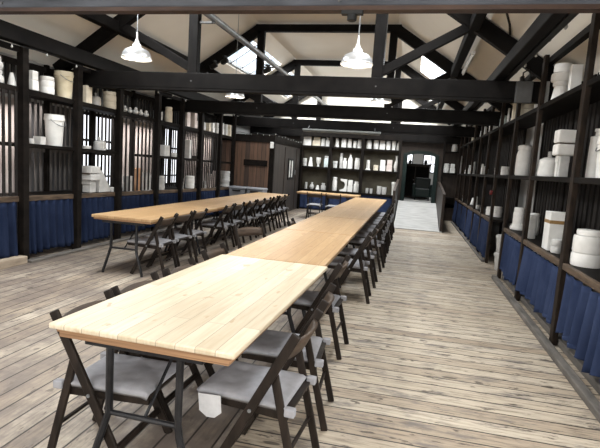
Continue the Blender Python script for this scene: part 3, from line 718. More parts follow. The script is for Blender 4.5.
# printed cloth tag hanging from the nearest chair's cushion
tg = MB(); tg._poly([(-.055,0,0),(.055,0,0),(.055,.0,-.10),(.02,.0,-.135),(-.02,.0,-.135),(-.055,.0,-.10)], [(0,1,2,3,4,5)])
cu = [c for c in first.children if c.name.startswith('cushion')][0]
tg = tg.build('care_tag', M['label'], cu, solid=.003); tg['label'] = 'white care tag hanging from cushion edge'
tg.location = (-W-.035,.16,.445); tg.rotation_euler = (math.radians(-14),0,math.radians(90+8))
POTS = [
  ('B', 'top', 'stack', -3.69, 16.92, 0.162, 0.4, 'two white plaster mould blocks stacked as one'),
  ('B', 'top', 'stack', -3.34, 16.92, 0.137, 0.362, 'cream white two-part plaster mould'),
  ('B', 'top', 'jar', -3.11, 16.92, 0.071, 0.291, 'small white lidded jar mould'),
  ('B', 'top', 'block', -2.95, 16.92, 0.071, 0.317, 'narrow white plaster block'),
  ('B', 'top', 'cone', -2.62, 16.92, 0.123, 0.351, 'white wedge-shaped mould leaning inward'),
  ('B', 'top', 'block', -2.38, 16.92, 0.087, 0.432, 'tall white seamed plaster block'),
  ('B', 'top', 'block', -2.18, 16.92, 0.07, 0.441, 'tall slim white plaster block'),
  ('B', 'top', 'jar', -2.0, 16.92, 0.06, 0.247, 'tiny white round-topped jar'),
  ('B', 'top', 'drum', -1.84, 16.92, 0.069, 0.307, 'small white drum mould'),
  ('B', 'top', 'bottle', -1.51, 16.92, 0.119, 0.441, 'white bell-shaped bottle mould'),
  ('B', 'top', 'jar', -1.27, 16.92, 0.093, 0.42, 'white dome-topped jar'),
  ('B', 'top', 'stack', -1.06, 16.92, 0.091, 0.398, 'white stepped two-tier mould'),
  ('B', 'top', 'drum', -0.86, 16.92, 0.075, 0.374, 'low white drum mould'),
  ('B', 'top', 'funnel', -0.68, 16.92, 0.09, 0.367, 'white funnel-shaped cup mould'),
  ('B', 'top', 'bottle', -0.53, 16.92, 0.05, 0.359, 'slim white bottle form'),
  ('B', 'mid', 'drum', -3.72, 16.92, 0.076, 0.275, 'pale grey drum mould'),
  ('B', 'mid', 'cone', -3.51, 16.92, 0.121, 0.323, 'bright white tapered mould'),
  ('B', 'mid', 'bowl', -3.23, 16.92, 0.151, 0.323, 'white bowl mould on a narrow foot'),
  ('B', 'mid', 'jar', -2.95, 16.92, 0.089, 0.391, 'bluish white jar with grey lid'),
  ('B', 'mid', 'bucket', -2.63, 16.92, 0.129, 0.238, 'white wide-rimmed tub'),
  ('B', 'mid', 'block', -2.43, 16.92, 0.052, 0.526, 'tall grey plaster block'),
  ('B', 'mid', 'block', -2.3, 16.92, 0.073, 0.362, 'upright white plaster block'),
  ('B', 'mid', 'bottle', -2.11, 16.92, 0.091, 0.544, 'tall white bottle mould with dark stopper'),
  ('B', 'mid', 'jar', -1.87, 16.92, 0.121, 0.388, 'white storage jar with flat lid'),
  ('B', 'mid', 'bell', -1.49, 16.92, 0.12, 0.343, 'white bell mould with flared foot'),
  ('B', 'mid', 'drum', -1.22, 16.92, 0.11, 0.19, 'low cream round slab mould'),
  ('B', 'mid', 'stack', -0.99, 16.92, 0.091, 0.374, 'white two-tier block mould'),
  ('B', 'mid', 'stack', -0.77, 16.92, 0.094, 0.388, 'pinkish white two-tier block mould'),
  ('B', 'mid', 'vase', -0.54, 16.92, 0.11, 0.536, 'tall white round-bellied vase mould'),
  ('B', 'base', 'drum', -3.62, 16.92, 0.046, 0.229, 'small grey shadowed drum'),
  ('B', 'base', 'vase', -3.41, 16.92, 0.108, 0.244, 'small grey winged vase'),
  ('B', 'base', 'cone', -3.2, 16.92, 0.072, 0.154, 'small white folded cone form'),
  ('B', 'base', 'block', -3.0, 16.92, 0.089, 0.239, 'grey square plaster block'),
  ('B', 'base', 'jar', -2.6, 16.92, 0.115, 0.477, 'pale hollow round-shouldered jar mould'),
  ('B', 'base', 'ring', -2.29, 16.92, 0.123, 0.429, 'white crescent-shaped mould half'),
  ('B', 'base', 'stack', -2.05, 16.92, 0.088, 0.412, 'white stacked cup moulds'),
  ('B', 'base', 'block', -1.84, 16.92, 0.094, 0.374, 'plain pale upright plaster block'),
  ('B', 'base', 'cup', -1.46, 16.92, 0.051, 0.179, 'tiny grey cup'),
  ('B', 'base', 'cup', -1.32, 16.92, 0.051, 0.172, 'tiny pale grey beaker'),
  ('B', 'base', 'cup', -1.05, 16.92, 0.077, 0.277, 'small glass-grey mug'),
  ('B', 'base', 'cup', -0.88, 16.92, 0.084, 0.256, 'small grey wide cup'),
  ('B', 'base', 'funnel', -0.56, 16.92, 0.101, 0.449, 'white tapered pail'),
  ('L', 'top', 'tower', -5.12, 5.2, 0.07, 0.324, 'white pile of rounded moulds'),
  ('L', 'top', 'cone', -5.1, 5.4, 0.05, 0.16, 'small white cone on slatted bay'),
  ('L', 'top', 'stack', -5.11, 5.76, 0.06, 0.26, 'grey-white pair of stacked blocks'),
  ('L', 'top', 'drum', -5.15, 6.08, 0.1, 0.242, 'grey-white wide drum'),
  ('L', 'top', 'bucket', -5.19, 6.48, 0.14, 0.392, 'yellowed plastic bucket with thick rim'),
  ('L', 'top', 'block', -5.12, 6.88, 0.07, 0.264, 'tan square box mould'),
  ('L', 'top', 'kettle', -5.13, 7.16, 0.08, 0.201, 'squat grey lidded pot mould'),
  ('L', 'top', 'drum', -5.17, 7.6, 0.12, 0.291, 'cream and grey wide drum'),
  ('L', 'top', 'lump', -5.1, 7.92, 0.05, 0.193, 'lumpy grey mould piece'),
  ('L', 'top', 'lump', -5.09, 8.08, 0.04, 0.18, 'small grey knob-like mould'),
  ('L', 'top', 'lump', -5.1, 8.28, 0.05, 0.227, 'round grey mould ball'),
  ('L', 'top', 'lump', -5.09, 8.44, 0.04, 0.197, 'small pale grey mould half'),
  ('L', 'top', 'lump', -5.1, 8.64, 0.05, 0.208, 'small grey broken mould piece'),
  ('L', 'top', 'cup', -5.09, 9.2, 0.04, 0.167, 'small pale cup'),
  ('L', 'top', 'jar', -5.13, 9.6, 0.08, 0.323, 'light cream handled jar'),
  ('L', 'top', 'block', -5.13, 10.4, 0.08, 0.324, 'pale pinkish plaster block'),
  ('L', 'top', 'stack', -5.13, 10.8, 0.08, 0.351, 'pinkish white stacked block pair'),
  ('L', 'top', 'stack', -5.1, 11.28, 0.05, 0.19, 'small white block'),
  ('L', 'top', 'stack', -5.09, 11.56, 0.04, 0.206, 'cream-white small block'),
  ('L', 'top', 'stack', -5.1, 11.84, 0.05, 0.236, 'small grey-white block'),
  ('L', 'top', 'stack', -5.1, 12.12, 0.05, 0.267, 'narrow white block'),
  ('L', 'top', 'stack', -5.1, 12.48, 0.05, 0.309, 'stacked pale cup pair'),
  ('L', 'top', 'stack', -5.09, 12.72, 0.04, 0.296, 'stacked white cup pair'),
  ('L', 'top', 'stack', -5.09, 13.0, 0.04, 0.309, 'stacked cream cup pair'),
  ('L', 'top', 'stack', -5.09, 13.24, 0.04, 0.279, 'stacked grey cup pair'),
  ('L', 'mid', 'plates', -5.09, 5.72, 0.04, 0.07, 'thin white slab'),
  ('L', 'mid', 'block', -5.1, 5.88, 0.05, 0.109, 'low white box'),
  ('L', 'mid', 'bucket', -5.19, 6.28, 0.14, 0.452, 'tall white plastic bucket with rim'),
  ('L', 'mid', 'plates', -5.12, 6.92, 0.07, 0.046, 'low pale slab'),
  ('L', 'mid', 'kettle', -5.16, 7.32, 0.11, 0.219, 'grey teapot-like mould'),
  ('L', 'mid', 'block', -5.16, 9.44, 0.11, 0.229, 'grey square mould box'),
  ('L', 'mid', 'plates', -5.12, 9.88, 0.07, 0.087, 'small grey slab'),
  ('L', 'mid', 'block', -5.1, 10.52, 0.05, 0.418, 'narrow pale block'),
  ('L', 'base', 'block2', -5.18, 7.08, 0.13, 0.436, 'grey boxy mould with gap in the top'),
  ('L', 'base', 'leaner', -5.16, 7.36, 0.11, 0.377, 'long grey mould sloping to the shelf'),
  ('L', 'base', 'plates', -5.16, 7.69, 0.11, 0.074, 'low grey tapering slab'),
  ('L', 'base', 'block', -5.12, 8.12, 0.07, 0.283, 'pale pink slab mould'),
  ('L', 'base', 'jar', -5.12, 8.44, 0.07, 0.437, 'orange-tinted round mould'),
  ('L', 'base', 'block', -5.11, 8.72, 0.06, 0.346, 'pale grey upright slab'),
  ('L', 'base', 'block', -5.1, 8.96, 0.05, 0.289, 'pale square slab mould'),
  ('L', 'base', 'drum', -5.12, 9.36, 0.07, 0.29, 'dark grey shadowed drum'),
  ('L', 'base', 'slim', -5.08, 10.24, 0.03, 0.252, 'slim grey rod mould'),
  ('L', 'base', 'drum', -5.16, 10.8, 0.11, 0.296, 'white round drum mould'),
  ('L', 'base', 'stack', -5.1, 11.48, 0.05, 0.178, 'white low block'),
  ('L', 'base', 'stack', -5.11, 11.8, 0.06, 0.357, 'pinkish checked block pile'),
  ('L', 'base', 'stack', -5.12, 12.2, 0.07, 0.44, 'tall pinkish checked block pile'),
  ('L', 'base', 'plates', -5.2, 13.16, 0.15, 0.45, 'tall pile of white flat moulds'),
  ('R', 'top', 'tower', 1.65, 4.8, 0.14, 0.5, 'big white tower of stacked round moulds'),
  ('R', 'top', 'block', 1.54, 5.6, 0.04, 0.281, 'upright white plaster block'),
  ('R', 'top', 'tower', 1.62, 6.4, 0.12, 0.456, 'white tapered mould topped by two thick discs'),
  ('R', 'top', 'drum', 1.53, 6.68, 0.03, 0.306, 'slim grey plaster cylinder'),
  ('R', 'top', 'bottle', 1.53, 7.12, 0.03, 0.348, 'small white round-headed bottle'),
  ('R', 'top', 'drum', 1.68, 7.6, 0.08, 0.12, 'low white drum'),
  ('R', 'top', 'plates', 1.61, 8.04, 0.11, 0.282, 'low pile of flat cream moulds'),
  ('R', 'top', 'block', 1.55, 8.6, 0.05, 0.303, 'cream square plaster block'),
  ('R', 'top', 'slim', 1.52, 9.04, 0.02, 0.276, 'slim grey upright rod mould'),
  ('R', 'top', 'drum', 1.68, 9.3, 0.08, 0.15, 'low grey-white drum'),
  ('R', 'top', 'jar', 1.56, 9.76, 0.06, 0.237, 'pale bluish straight-sided jar'),
  ('R', 'top', 'block', 1.58, 11.0, 0.08, 0.272, 'rounded grey-white box mould'),
  ('R', 'top', 'slim', 1.54, 11.88, 0.04, 0.222, 'narrow white post mould'),
  ('R', 'top', 'slim', 1.53, 12.44, 0.03, 0.173, 'very small grey rod mould'),
  ('R', 'top', 'slim', 1.6, 13.0, 0.035, 0.22, 'white rod mould'),
  ('R', 'top', 'block', 1.57, 14.0, 0.07, 0.4, 'cream tall two-faced block'),
  ('R', 'top', 'block', 1.66, 15.0, 0.06, 0.2, 'dull white block'),
  ('R', 'mid', 'bucket', 1.62, 4.66, 0.1, 0.36, 'large bright white banded pail'),
  ('R', 'mid', 'neck', 1.64, 4.98, 0.08, 0.45, 'tall off-white cylinder with narrow neck'),
  ('R', 'mid', 'block2', 1.6, 5.88, 0.1, 0.51, 'heavy white split box mould raised on a small block'),
  ('R', 'mid', 'kettle', 1.65, 6.6, 0.15, 0.316, 'wide rounded white jar mould with grey knob'),
  ('R', 'mid', 'jar', 1.61, 7.88, 0.11, 0.454, 'large weathered white straight jar'),
  ('R', 'mid', 'drum', 1.66, 9.55, 0.08, 0.16, 'small white drum'),
  ('R', 'mid', 'slim', 1.6, 10.15, 0.035, 0.24, 'white rod mould'),
  ('R', 'mid', 'slim', 1.53, 10.92, 0.03, 0.201, 'short white rod mould'),
  ('R', 'mid', 'slim', 1.53, 11.6, 0.03, 0.233, 'short grey-white rod mould'),
  ('R', 'mid', 'jar', 1.68, 12.3, 0.07, 0.2, 'white jar'),
  ('R', 'mid', 'slim', 1.53, 13.08, 0.03, 0.309, 'white upright rod mould'),
  ('R', 'mid', 'slim', 1.53, 13.68, 0.03, 0.24, 'dull white upright rod mould'),
  ('R', 'mid', 'slim', 1.58, 14.6, 0.03, 0.25, 'pale rod mould'),
  ('R', 'mid', 'slim', 1.53, 14.96, 0.03, 0.199, 'short pale rod mould'),
  ('R', 'mid', 'slim', 1.52, 16.6, 0.02, 0.573, 'tall pale narrow mould'),
  ('R', 'base', 'tower', 1.63, 4.88, 0.13, 0.332, 'massive white three-tier drum mould'),
  ('R', 'base', 'plates', 1.56, 5.56, 0.06, 0.147, 'low grey slab mould with white base'),
  ('R', 'base', 'tallbox', 1.61, 5.8, 0.11, 0.421, 'tall white box bound with brown tape'),
  ('R', 'base', 'drum', 1.68, 6.15, 0.08, 0.3, 'shadowed grey drum'),
  ('R', 'base', 'drum', 1.56, 6.72, 0.06, 0.31, 'shadowed grey-white cylinder mould'),
  ('R', 'base', 'jar', 1.7, 7.2, 0.07, 0.3, 'grey-white shadowed jar'),
  ('R', 'base', 'tower', 1.61, 7.76, 0.11, 0.331, 'white stepped drum mould'),
  ('R', 'base', 'drum', 1.66, 9.9, 0.09, 0.2, 'white drum'),
  ('R', 'base', 'drum', 1.64, 10.24, 0.14, 0.165, 'white lidded drum in the rack opening'),
  ('R', 'base', 'slim', 1.53, 11.0, 0.03, 0.25, 'thin white pointed rod mould'),
  ('R', 'base', 'cone', 1.55, 11.88, 0.05, 0.092, 'small white cone mould'),
  ('R', 'base', 'slim', 1.6, 12.6, 0.035, 0.26, 'white upright rod mould'),
  ('R', 'base', 'cone', 1.64, 13.5, 0.07, 0.18, 'white cone'),
  ('R', 'base', 'slim', 1.58, 14.0, 0.03, 0.22, 'pale rod mould'),
  ('R', 'base', 'slim', 1.53, 14.92, 0.03, 0.291, 'slim white bottle-like rod'),
  ('E','mid','jar',1.10,16.86,.085,.30,'grey-white round jar mould'),
  ('E','mid','stack',1.29,16.86,.08,.30,'white banded block mould'),
  ('E','top','jar',1.29,16.86,.09,.25,'dull white squat jar'),
]
# ------------------------------------------------------------------ pottery moulds on the racks
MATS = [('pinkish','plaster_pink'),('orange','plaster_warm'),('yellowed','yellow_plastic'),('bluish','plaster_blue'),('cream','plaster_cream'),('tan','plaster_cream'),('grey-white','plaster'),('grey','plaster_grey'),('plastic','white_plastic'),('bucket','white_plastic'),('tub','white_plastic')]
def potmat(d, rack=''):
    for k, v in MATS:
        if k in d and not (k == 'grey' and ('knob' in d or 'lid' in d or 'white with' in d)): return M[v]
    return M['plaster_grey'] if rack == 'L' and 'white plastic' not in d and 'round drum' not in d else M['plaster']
def seam_drum(r, h, n, taper=0, seed=0):
    rr = random.Random(seed); prof = []
    for i in range(n):
        a, b = h*i/n, h*(i+1)/n; q = r*(1-taper*i/max(1,n-1))*(1-.03*rr.random()) if n > 1 else r
        prof += [(q*.96,a+.002),(q,a+.012),(q,b-.012),(q*.96,b-.002)]
    return prof
KN = dict(neck='necked_mould',stack='mould_stack',jar='jar',block='mould_block',cone='cone_mould',drum='drum_mould',bottle='bottle_mould',funnel='funnel_mould',bowl='bowl_mould',
          bucket='bucket',bell='bell_mould',vase='vase_mould',ring='mould_half',cup='cup',tower='mould_tower',plates='slab_mould',slim='rod_mould',block2='split_mould',tallbox='taped_box',kettle='round_mould',leaner='sloping_mould',lump='mould_piece')
KC = dict(jar='jar',bucket='bucket',cup='cup',vase='vase',bowl='bowl',bottle='bottle',tallbox='box')
def pot(kind, r, h, d, seed, deep, rack=''):
    m = potmat(d, rack); rr = random.Random(seed); n = 20; h = max(h,.05); parts = []
    def one(mb, nm, mat=m, bevel=0, smooth=False): parts.append((mb, nm, mat, bevel, smooth))
    D = deep                                             # half depth of boxes
    bv = min(.012, r*.2)
    if kind == 'stack':
        one(MB().box(-r,r,-D,D,0,h*.52), 'lower_block', bevel=bv); q = r*rr.uniform(.78,.95); o = rr.uniform(-.1,.1)*r
        one(MB().box(-q+o,q+o,-D*.9,D*.9,h*.52,h), 'upper_block', bevel=bv)
    elif kind == 'block' and rack == 'B':
        q = rr.uniform(.6,.85); a = rr.uniform(.6,.8)
        one(MB().lathe([(r*.95,0),(r,.012),(r,h*a-.012),(r*.93,h*a)],(0,0,0),10), 'body', smooth=True)
        one(MB().lathe([(r*q,h*a),(r*q,h*.9),(r*q*1.1,h*.91),(r*q*1.05,h)],(0,0,0),12), 'cap', smooth=True)
    elif kind == 'block': one(MB().box(-r,r,-D,D,0,h*.497).box(-r*.99,r*.99,-D*.99,D*.99,h*.503,h).box(-r*.97,r*.97,-D*.97,D*.97,h*.49,h*.51), 'body', bevel=bv)
    elif kind == 'block2':
        one(MB().box(-r*.55,r*.1,-D*.6,D*.6,0,h*.46).box(-r*.65,r*.25,-D*.65,D*.65,h*.30,h*.46), 'foot_block', bevel=.01)
        one(MB().box(-r*.9,r,-D,D,h*.46,h*.70), 'lower_half', bevel=.018); one(MB().box(-r*.95,r*.95,-D*.96,D*.96,h*.73,h), 'upper_half', bevel=.012)
        one(MB().box(-r*.97,r*.6,-D*.7,D*.7,h*.69,h*.74), 'spacer', M['rack_edge'])
        one(MB().box(.2*r,r*.7,-D*.5,D*.5,0,h*.46), 'rear_block', M['plaster_grey'], .01)
    elif kind == 'tallbox':
        one(MB().box(-r,r,-D,D,0,h), 'body', M['white_plastic'], .006); one(MB().box(-r-.002,r+.002,-D-.002,D+.002,h*.70,h*.79), 'tape_band', M['tape'])
    elif kind == 'jar':
        one(MB().lathe([(r*.86,0),(r*.98,.02),(r,h*.35),(r*.98,h*.68),(r*.86,h*.80),(r*.80,h*.83)],(0,0,0),n), 'body', smooth=True)
        one(MB().lathe([(r*.80,h*.83),(r*.90,h*.84),(r*.92,h*.96),(r*.70,h)],(0,0,0),n), 'lid', M['plaster_grey'] if 'grey lid' in d else m, smooth=True)
    elif kind == 'drum':
        one(MB().lathe(seam_drum(r,h*.78,2,0,seed),(0,0,0),n), 'body', smooth=True); one(MB().lathe([(r*.9,h*.78),(r*.94,h*.80),(r*.94,h*.97),(r*.86,h)],(0,0,0),n), 'cap', smooth=True)
    elif kind == 'tower':
        if 'tapered' in d:
            one(MB().lathe([(r*.86,0),(r*.58,h*.50)],(0,0,0),n), 'tapered_body', smooth=True)
            for a,b,q in ((.44,.56,.78),(.56,.76,1.0),(.78,1.0,.84)): one(MB().lathe([(r*q*.95,h*a),(r*q,h*a+.015),(r*q,h*b-.015),(r*q*.95,h*b)],(0,0,0),n), 'disc', smooth=True)
        elif 'stepped' in d:
            for a,b,q in ((0,.16,1.0),(.16,.24,.8),(.24,.78,.72),(.78,1,.66)): one(MB().lathe([(r*q*.96,h*a),(r*q,h*a+.01),(r*q,h*b-.01),(r*q*.96,h*b)],(0,0,0),n), 'tier', smooth=True)
        elif 'three-tier' in d:
            for a,b,q in ((0,.36,1.0),(.37,.84,.98),(.85,1,.82)): one(MB().lathe([(r*q*.96,h*a),(r*q,h*a+.015),(r*q,h*b-.015),(r*q*.96,h*b)],(0,0,0),28), 'tier', smooth=True)
        else:
            for a,b,q in ((0,.27,1.0),(.27,.50,.78),(.50,.78,.92),(.78,1,.66)): one(MB().lathe([(r*q*.85,h*a),(r*q,h*a+.03),(r*q,h*b-.03),(r*q*.85,h*b)],(0,0,0),n), 'tier', smooth=True)
    elif kind == 'neck':
        one(MB().lathe([(r*.97,0),(r,.02),(r*.95,h*.84),(r*.5,h*.86),(r*.5,h*.94),(r*.62,h*.95),(r*.6,h)],(0,0,0),n), 'body', smooth=True)
    elif kind == 'bottle':
        one(MB().lathe([(r*.95,0),(r,.02),(r,h*.5),(r*.8,h*.66),(r*.42,h*.78),(r*.40,h*.9)],(0,0,0),n), 'body', smooth=True)
        one(MB().lathe([(r*.40,h*.9),(r*.58,h*.91),(r*.55,h*.99),(r*.3,h)],(0,0,0),n), 'stopper', M['rack_edge'] if 'dark stopper' in d else m, smooth=True)
    elif kind == 'cone': one(MB().lathe([(r,0),(r*.97,.02),(r*.55,h*.85),(r*.42,h)],(0,0,0),n), 'body', smooth=True)
    elif kind == 'bell':
        one(MB().lathe([(r,0),(r*.98,.03),(r*.72,.05),(r*.68,h*.6),(r*.62,h*.97),(r*.5,h)],(0,0,0),n), 'body', smooth=True)
    elif kind == 'funnel': one(MB().lathe([(r*.62,0),(r*.9,h*.8),(r,h*.83),(r,h*.97),(r*.9,h),(r*.85,h*.9)],(0,0,0),n), 'body', smooth=True)
    elif kind == 'bowl': one(MB().lathe([(r*.5,0),(r*.45,h*.25),(r*.85,h*.5),(r,h*.9),(r*.97,h),(r*.85,h*.92),(r*.4,h*.6)],(0,0,0),n), 'body', smooth=True)
    elif kind == 'cup': one(MB().lathe([(r*.75,0),(r*.95,h*.2),(r,h),(r*.88,h),(r*.8,h*.2)],(0,0,0),14), 'body', smooth=True)
    elif kind == 'vase':
        one(MB().lathe([(r*.5,0),(r*.95,h*.25),(r,h*.40),(r*.7,h*.62),(r*.38,h*.78),(r*.5,h),(r*.4,h*.98)],(0,0,0),n), 'body', smooth=True)
    elif kind == 'bucket':
        one(MB().lathe([(r*.76,0),(r*.78,.015),(r*.93,h*.80)],(0,0,0),24), 'body', smooth=True)
        one(MB().lathe([(r*.93,h*.80),(r,h*.81),(r,h*.90),(r*.97,h*.92),(r*.97,h),(r*.9,h),(r*.88,h*.85)],(0,0,0),24), 'rim', smooth=True)
        k = 10; one(MB().tube([(-r*1.0*math.cos(PI*i/k), -r*.35-r*.72*math.sin(PI*i/k)*.9, h*.84-.20*h*math.sin(PI*i/k)) for i in range(k+1)], .005, 6), 'handle', M['pipe'])
    elif kind == 'kettle':
        one(MB().lathe([(r*.9,0),(r,h*.12),(r*.88,h*.45),(r*.92,h*.5),(r*.84,h*.64),(r*.5,h*.74),(r*.2,h*.76)],(0,0,0),24), 'body', smooth=True)
        one(MB().lathe([(r*.16,h*.75),(r*.18,h*.97),(r*.1,h)],(-r*.2,0,0),12), 'knob', M['plaster_grey'], smooth=True)
    elif kind == 'plates':
        nn = max(1, min(6, round(h/.07))); mb = MB()
        for i in range(nn):
            a, b = h*i/nn, h*(i+1)/nn; q = r*rr.uniform(.85,1)
            parts.append((MB().lathe([(q*.93,a+.001),(q,a+.008),(q,b-.008),(q*.93,b-.001)],(0,0,0),n), 'slab', m, 0, True))
    elif kind == 'slim': one(MB().lathe([(r,0),(r,h*.55),(r*.75,h*.7),(r*.8,h*.95),(r*.5,h)],(0,0,0),12), 'body', smooth=True)
    elif kind == 'ring':
        poly = [(-r,0),(r,0),(r,h),(-r*.9,h),(-r*.8,h*.86)] + [(-r*.1+r*.55*math.sin(PI*t/8), h*.86-h*.72*t/8) for t in range(1,8)] + [(-r,h*.10)]
        one(MB().prism(poly, -D*.7, D*.7), 'body', bevel=.006)
    elif kind == 'leaner':
        poly = [(-r,0),(r*1.9,0),(r*1.9,h*.14),(-r*.35,h),(-r*.9,h*.92)]
        one(MB().prism(poly, -D*.5, D*.5), 'body', bevel=.012)
    elif kind == 'lump':
        h *= .6; r *= 1.15
        mb = MB(); mb.ball((0,0,h*.34), 1, (r,r,h*.34)); mb.ball((r*.2,0,h*.74), 1, (r*.55,r*.55,h*.26)); one(mb, 'body', smooth=True)
    return parts
SHN = {'base':'bottom','mid':'middle','top':'top'}
RKN = {'B':'back rack','L':'left rack','R':'right rack'}
cnt = {}
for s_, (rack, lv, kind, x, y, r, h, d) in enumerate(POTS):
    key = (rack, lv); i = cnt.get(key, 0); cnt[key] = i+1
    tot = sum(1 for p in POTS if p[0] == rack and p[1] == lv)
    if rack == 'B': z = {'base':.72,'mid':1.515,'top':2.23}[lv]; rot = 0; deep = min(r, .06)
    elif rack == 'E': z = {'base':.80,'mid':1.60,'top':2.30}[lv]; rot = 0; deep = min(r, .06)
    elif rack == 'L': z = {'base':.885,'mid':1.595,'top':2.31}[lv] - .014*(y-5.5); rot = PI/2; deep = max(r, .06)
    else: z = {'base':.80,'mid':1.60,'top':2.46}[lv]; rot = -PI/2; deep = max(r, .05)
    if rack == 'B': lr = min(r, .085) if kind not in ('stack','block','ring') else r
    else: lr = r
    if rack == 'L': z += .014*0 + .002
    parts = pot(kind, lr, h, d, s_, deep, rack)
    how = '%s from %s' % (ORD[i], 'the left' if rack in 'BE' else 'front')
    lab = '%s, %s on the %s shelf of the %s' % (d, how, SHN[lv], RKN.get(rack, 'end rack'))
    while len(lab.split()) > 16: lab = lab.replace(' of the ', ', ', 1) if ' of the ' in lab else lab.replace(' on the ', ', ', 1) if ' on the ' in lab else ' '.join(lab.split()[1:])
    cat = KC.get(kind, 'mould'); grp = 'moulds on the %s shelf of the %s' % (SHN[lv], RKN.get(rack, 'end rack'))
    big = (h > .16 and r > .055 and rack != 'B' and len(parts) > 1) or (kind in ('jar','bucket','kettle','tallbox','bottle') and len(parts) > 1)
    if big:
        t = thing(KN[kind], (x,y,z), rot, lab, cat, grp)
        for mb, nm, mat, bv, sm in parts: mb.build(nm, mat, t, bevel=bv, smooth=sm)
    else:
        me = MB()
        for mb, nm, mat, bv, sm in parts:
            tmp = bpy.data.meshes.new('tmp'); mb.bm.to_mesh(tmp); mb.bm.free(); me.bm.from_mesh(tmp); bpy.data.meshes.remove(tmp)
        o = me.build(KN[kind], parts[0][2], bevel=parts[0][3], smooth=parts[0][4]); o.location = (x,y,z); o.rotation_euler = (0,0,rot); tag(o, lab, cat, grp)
# buckets stacked on the floor inside the opening of the right rack
prev = 0
for k, lb in enumerate(('grey lidded tub on the floor inside the right rack\'s opening','grey lidded tub stacked highest inside the right rack\'s opening')):
    t = thing('lidded_tub', (1.64,8.62,k*.30), 0, lb, 'tub', 'tubs in the rack opening')
    MB().lathe([(.125,0),(.14,.02),(.155,.24)],(0,0,0),22).build('body', M['plaster_grey'], t, smooth=True)
    MB().lathe([(.165,.24),(.168,.25),(.168,.29),(.15,.30)],(0,0,0),22).build('lid', M['plaster_grey'], t, smooth=True)
o = MB().lathe([(.02,-.04),(.03,-.025),(.03,.025),(.02,.04)],(0,0,0),12).build('red_tag', M['red'], smooth=True); o.location = (1.416,9.28,1.28); tag(o, 'small dark red knob-like tag on the post beside the rack opening', 'tag')

# ------------------------------------------------------------------ lamps and fittings
def pendant(x, y, z, r, ceil, label, group, power):
    t = thing('pendant_lamp', (x,y,z), 0, label, 'lamp', group)
    MB().tube([(0,0,.30),(0,0,ceil-z)], .006, 6).build('cord', M['pipe'], t)
    MB().lathe([(r,0),(r*.99,.025),(r*.93,.06),(r*.78,.095),(r*.45,.122),(r*.30,.13)],(0,0,0),32,False).build('lamp_shade', M['spun'], t, smooth=True, solid=.004)
    MB().lathe([(r*.30,.125),(r*.32,.14),(r*.28,.165),(r*.16,.18),(r*.17,.19),(r*.13,.205),(.012,.23),(.009,.31)],(0,0,0),20).build('lamp_cap', M['enamel'], t, smooth=True)
    MB().lathe([(r*1.02,-.004),(r*1.04,.006),(r*1.0,.012)],(0,0,0),32,False).build('rim', M['enamel'], t, smooth=True, solid=.006)
    MB().lathe([(.018,.10),(.035,.07),(.05,.035),(.035,.005),(.01,-.004)],(0,0,0),14).build('bulb', M['bulb'], t, smooth=True)
    MB().lathe([(.05,ceil-z-.02),(.05,ceil-z+.0)],(0,0,0),14).build('ceiling_rose', M['enamel'], t)
    l = bpy.data.lights.new('lamp_light','POINT'); l.energy = power; l.color = (1,.88,.72); l.shadow_soft_size = .06
    lo = bpy.data.objects.new('lamp_light', l); COL.objects.link(lo); lo.location = (0,0,-.03); lo.parent = t
pendant(-3.39, 5.5, 2.70, .172, zroof(-3.39), 'white domed pendant lamp hanging left, before the second truss', 'pendant lamps', 14)
pendant(-.70, 5.5, 2.68, .172, zroof(-.70), 'white domed pendant lamp hanging near the middle, above the centre row', 'pendant lamps', 14)
pendant(-3.30, 8.65, 2.71, .172, zroof(-3.35), 'domed pendant lamp on the left behind the second tie beam', 'pendant lamps', 14)
pendant(-.63, 8.65, 2.71, .172, zroof(-.63), 'domed pendant lamp near the middle behind the second tie beam', 'pendant lamps', 14)
def spot(loc, aim, lb):
    t = thing('spotlight', loc, aim, lb, 'spotlight', 'black spotlights')
    MB().tube([(0,0,0),(0,0,-.08)], .01, 6).build('stem', M['black'], t)
    MB().box(-.05,.05,-.03,.03,-.02,.015).build('mount', M['black'], t, bevel=.005)
    MB().bar((0,-.07,-.07),(0,.08,-.13),.085,.085).build('lamp_head', M['black'], t, bevel=.012)
    MB().bar((0,.078,-.129),(0,.088,-.133),.07,.07).build('lens', M['pipe'], t)
spot((-4.35,6.2,zroof(-4.35)-.02), 2.2, 'black spotlight on the left ceiling beside the left pendant lamp')
for x, y, lb in ((-4.32,10.0,'black spotlight clipped below the left roof window, lowest of three'),(-4.08,10.0,'black spotlight at the left roof window, middle of three'),(-3.12,9.98,'black spotlight on the third truss near its left queen post')):
    spot((x, y, 3.62 if x < -4.2 else (3.72 if x < -4 else 3.55)), 1.2, lb)
t = thing('tube_light', (-1.96,13.2,2.49), 0, 'long pale tube light hanging before the back rack', 'light fitting')
MB().box(-1.06,1.06,-.05,.05,0,.05).build('body', M['dull_tube'], t, bevel=.008)
MB().tube([(-1.04,0,-.018),(1.04,0,-.018)], .018, 10).build('tube', M['dull_tube'], t, smooth=True)
for q in (-.9,.9): MB().tube([(q,0,.07),(q,.08,.14)], .006, 5).build('hanger', M['pipe'], t)
t = thing('tube_light', (.74,8.7,3.40), 0, 'unlit tube light along the right-hand purlin', 'light fitting')
MB().box(-.03,.03,-.75,.75,-.03,.02).build('body', M['enamel'], t, bevel=.006)
MB().tube([(0,-.73,-.045),(0,.73,-.045)], .016, 8).build('tube', M['enamel'], t, smooth=True)
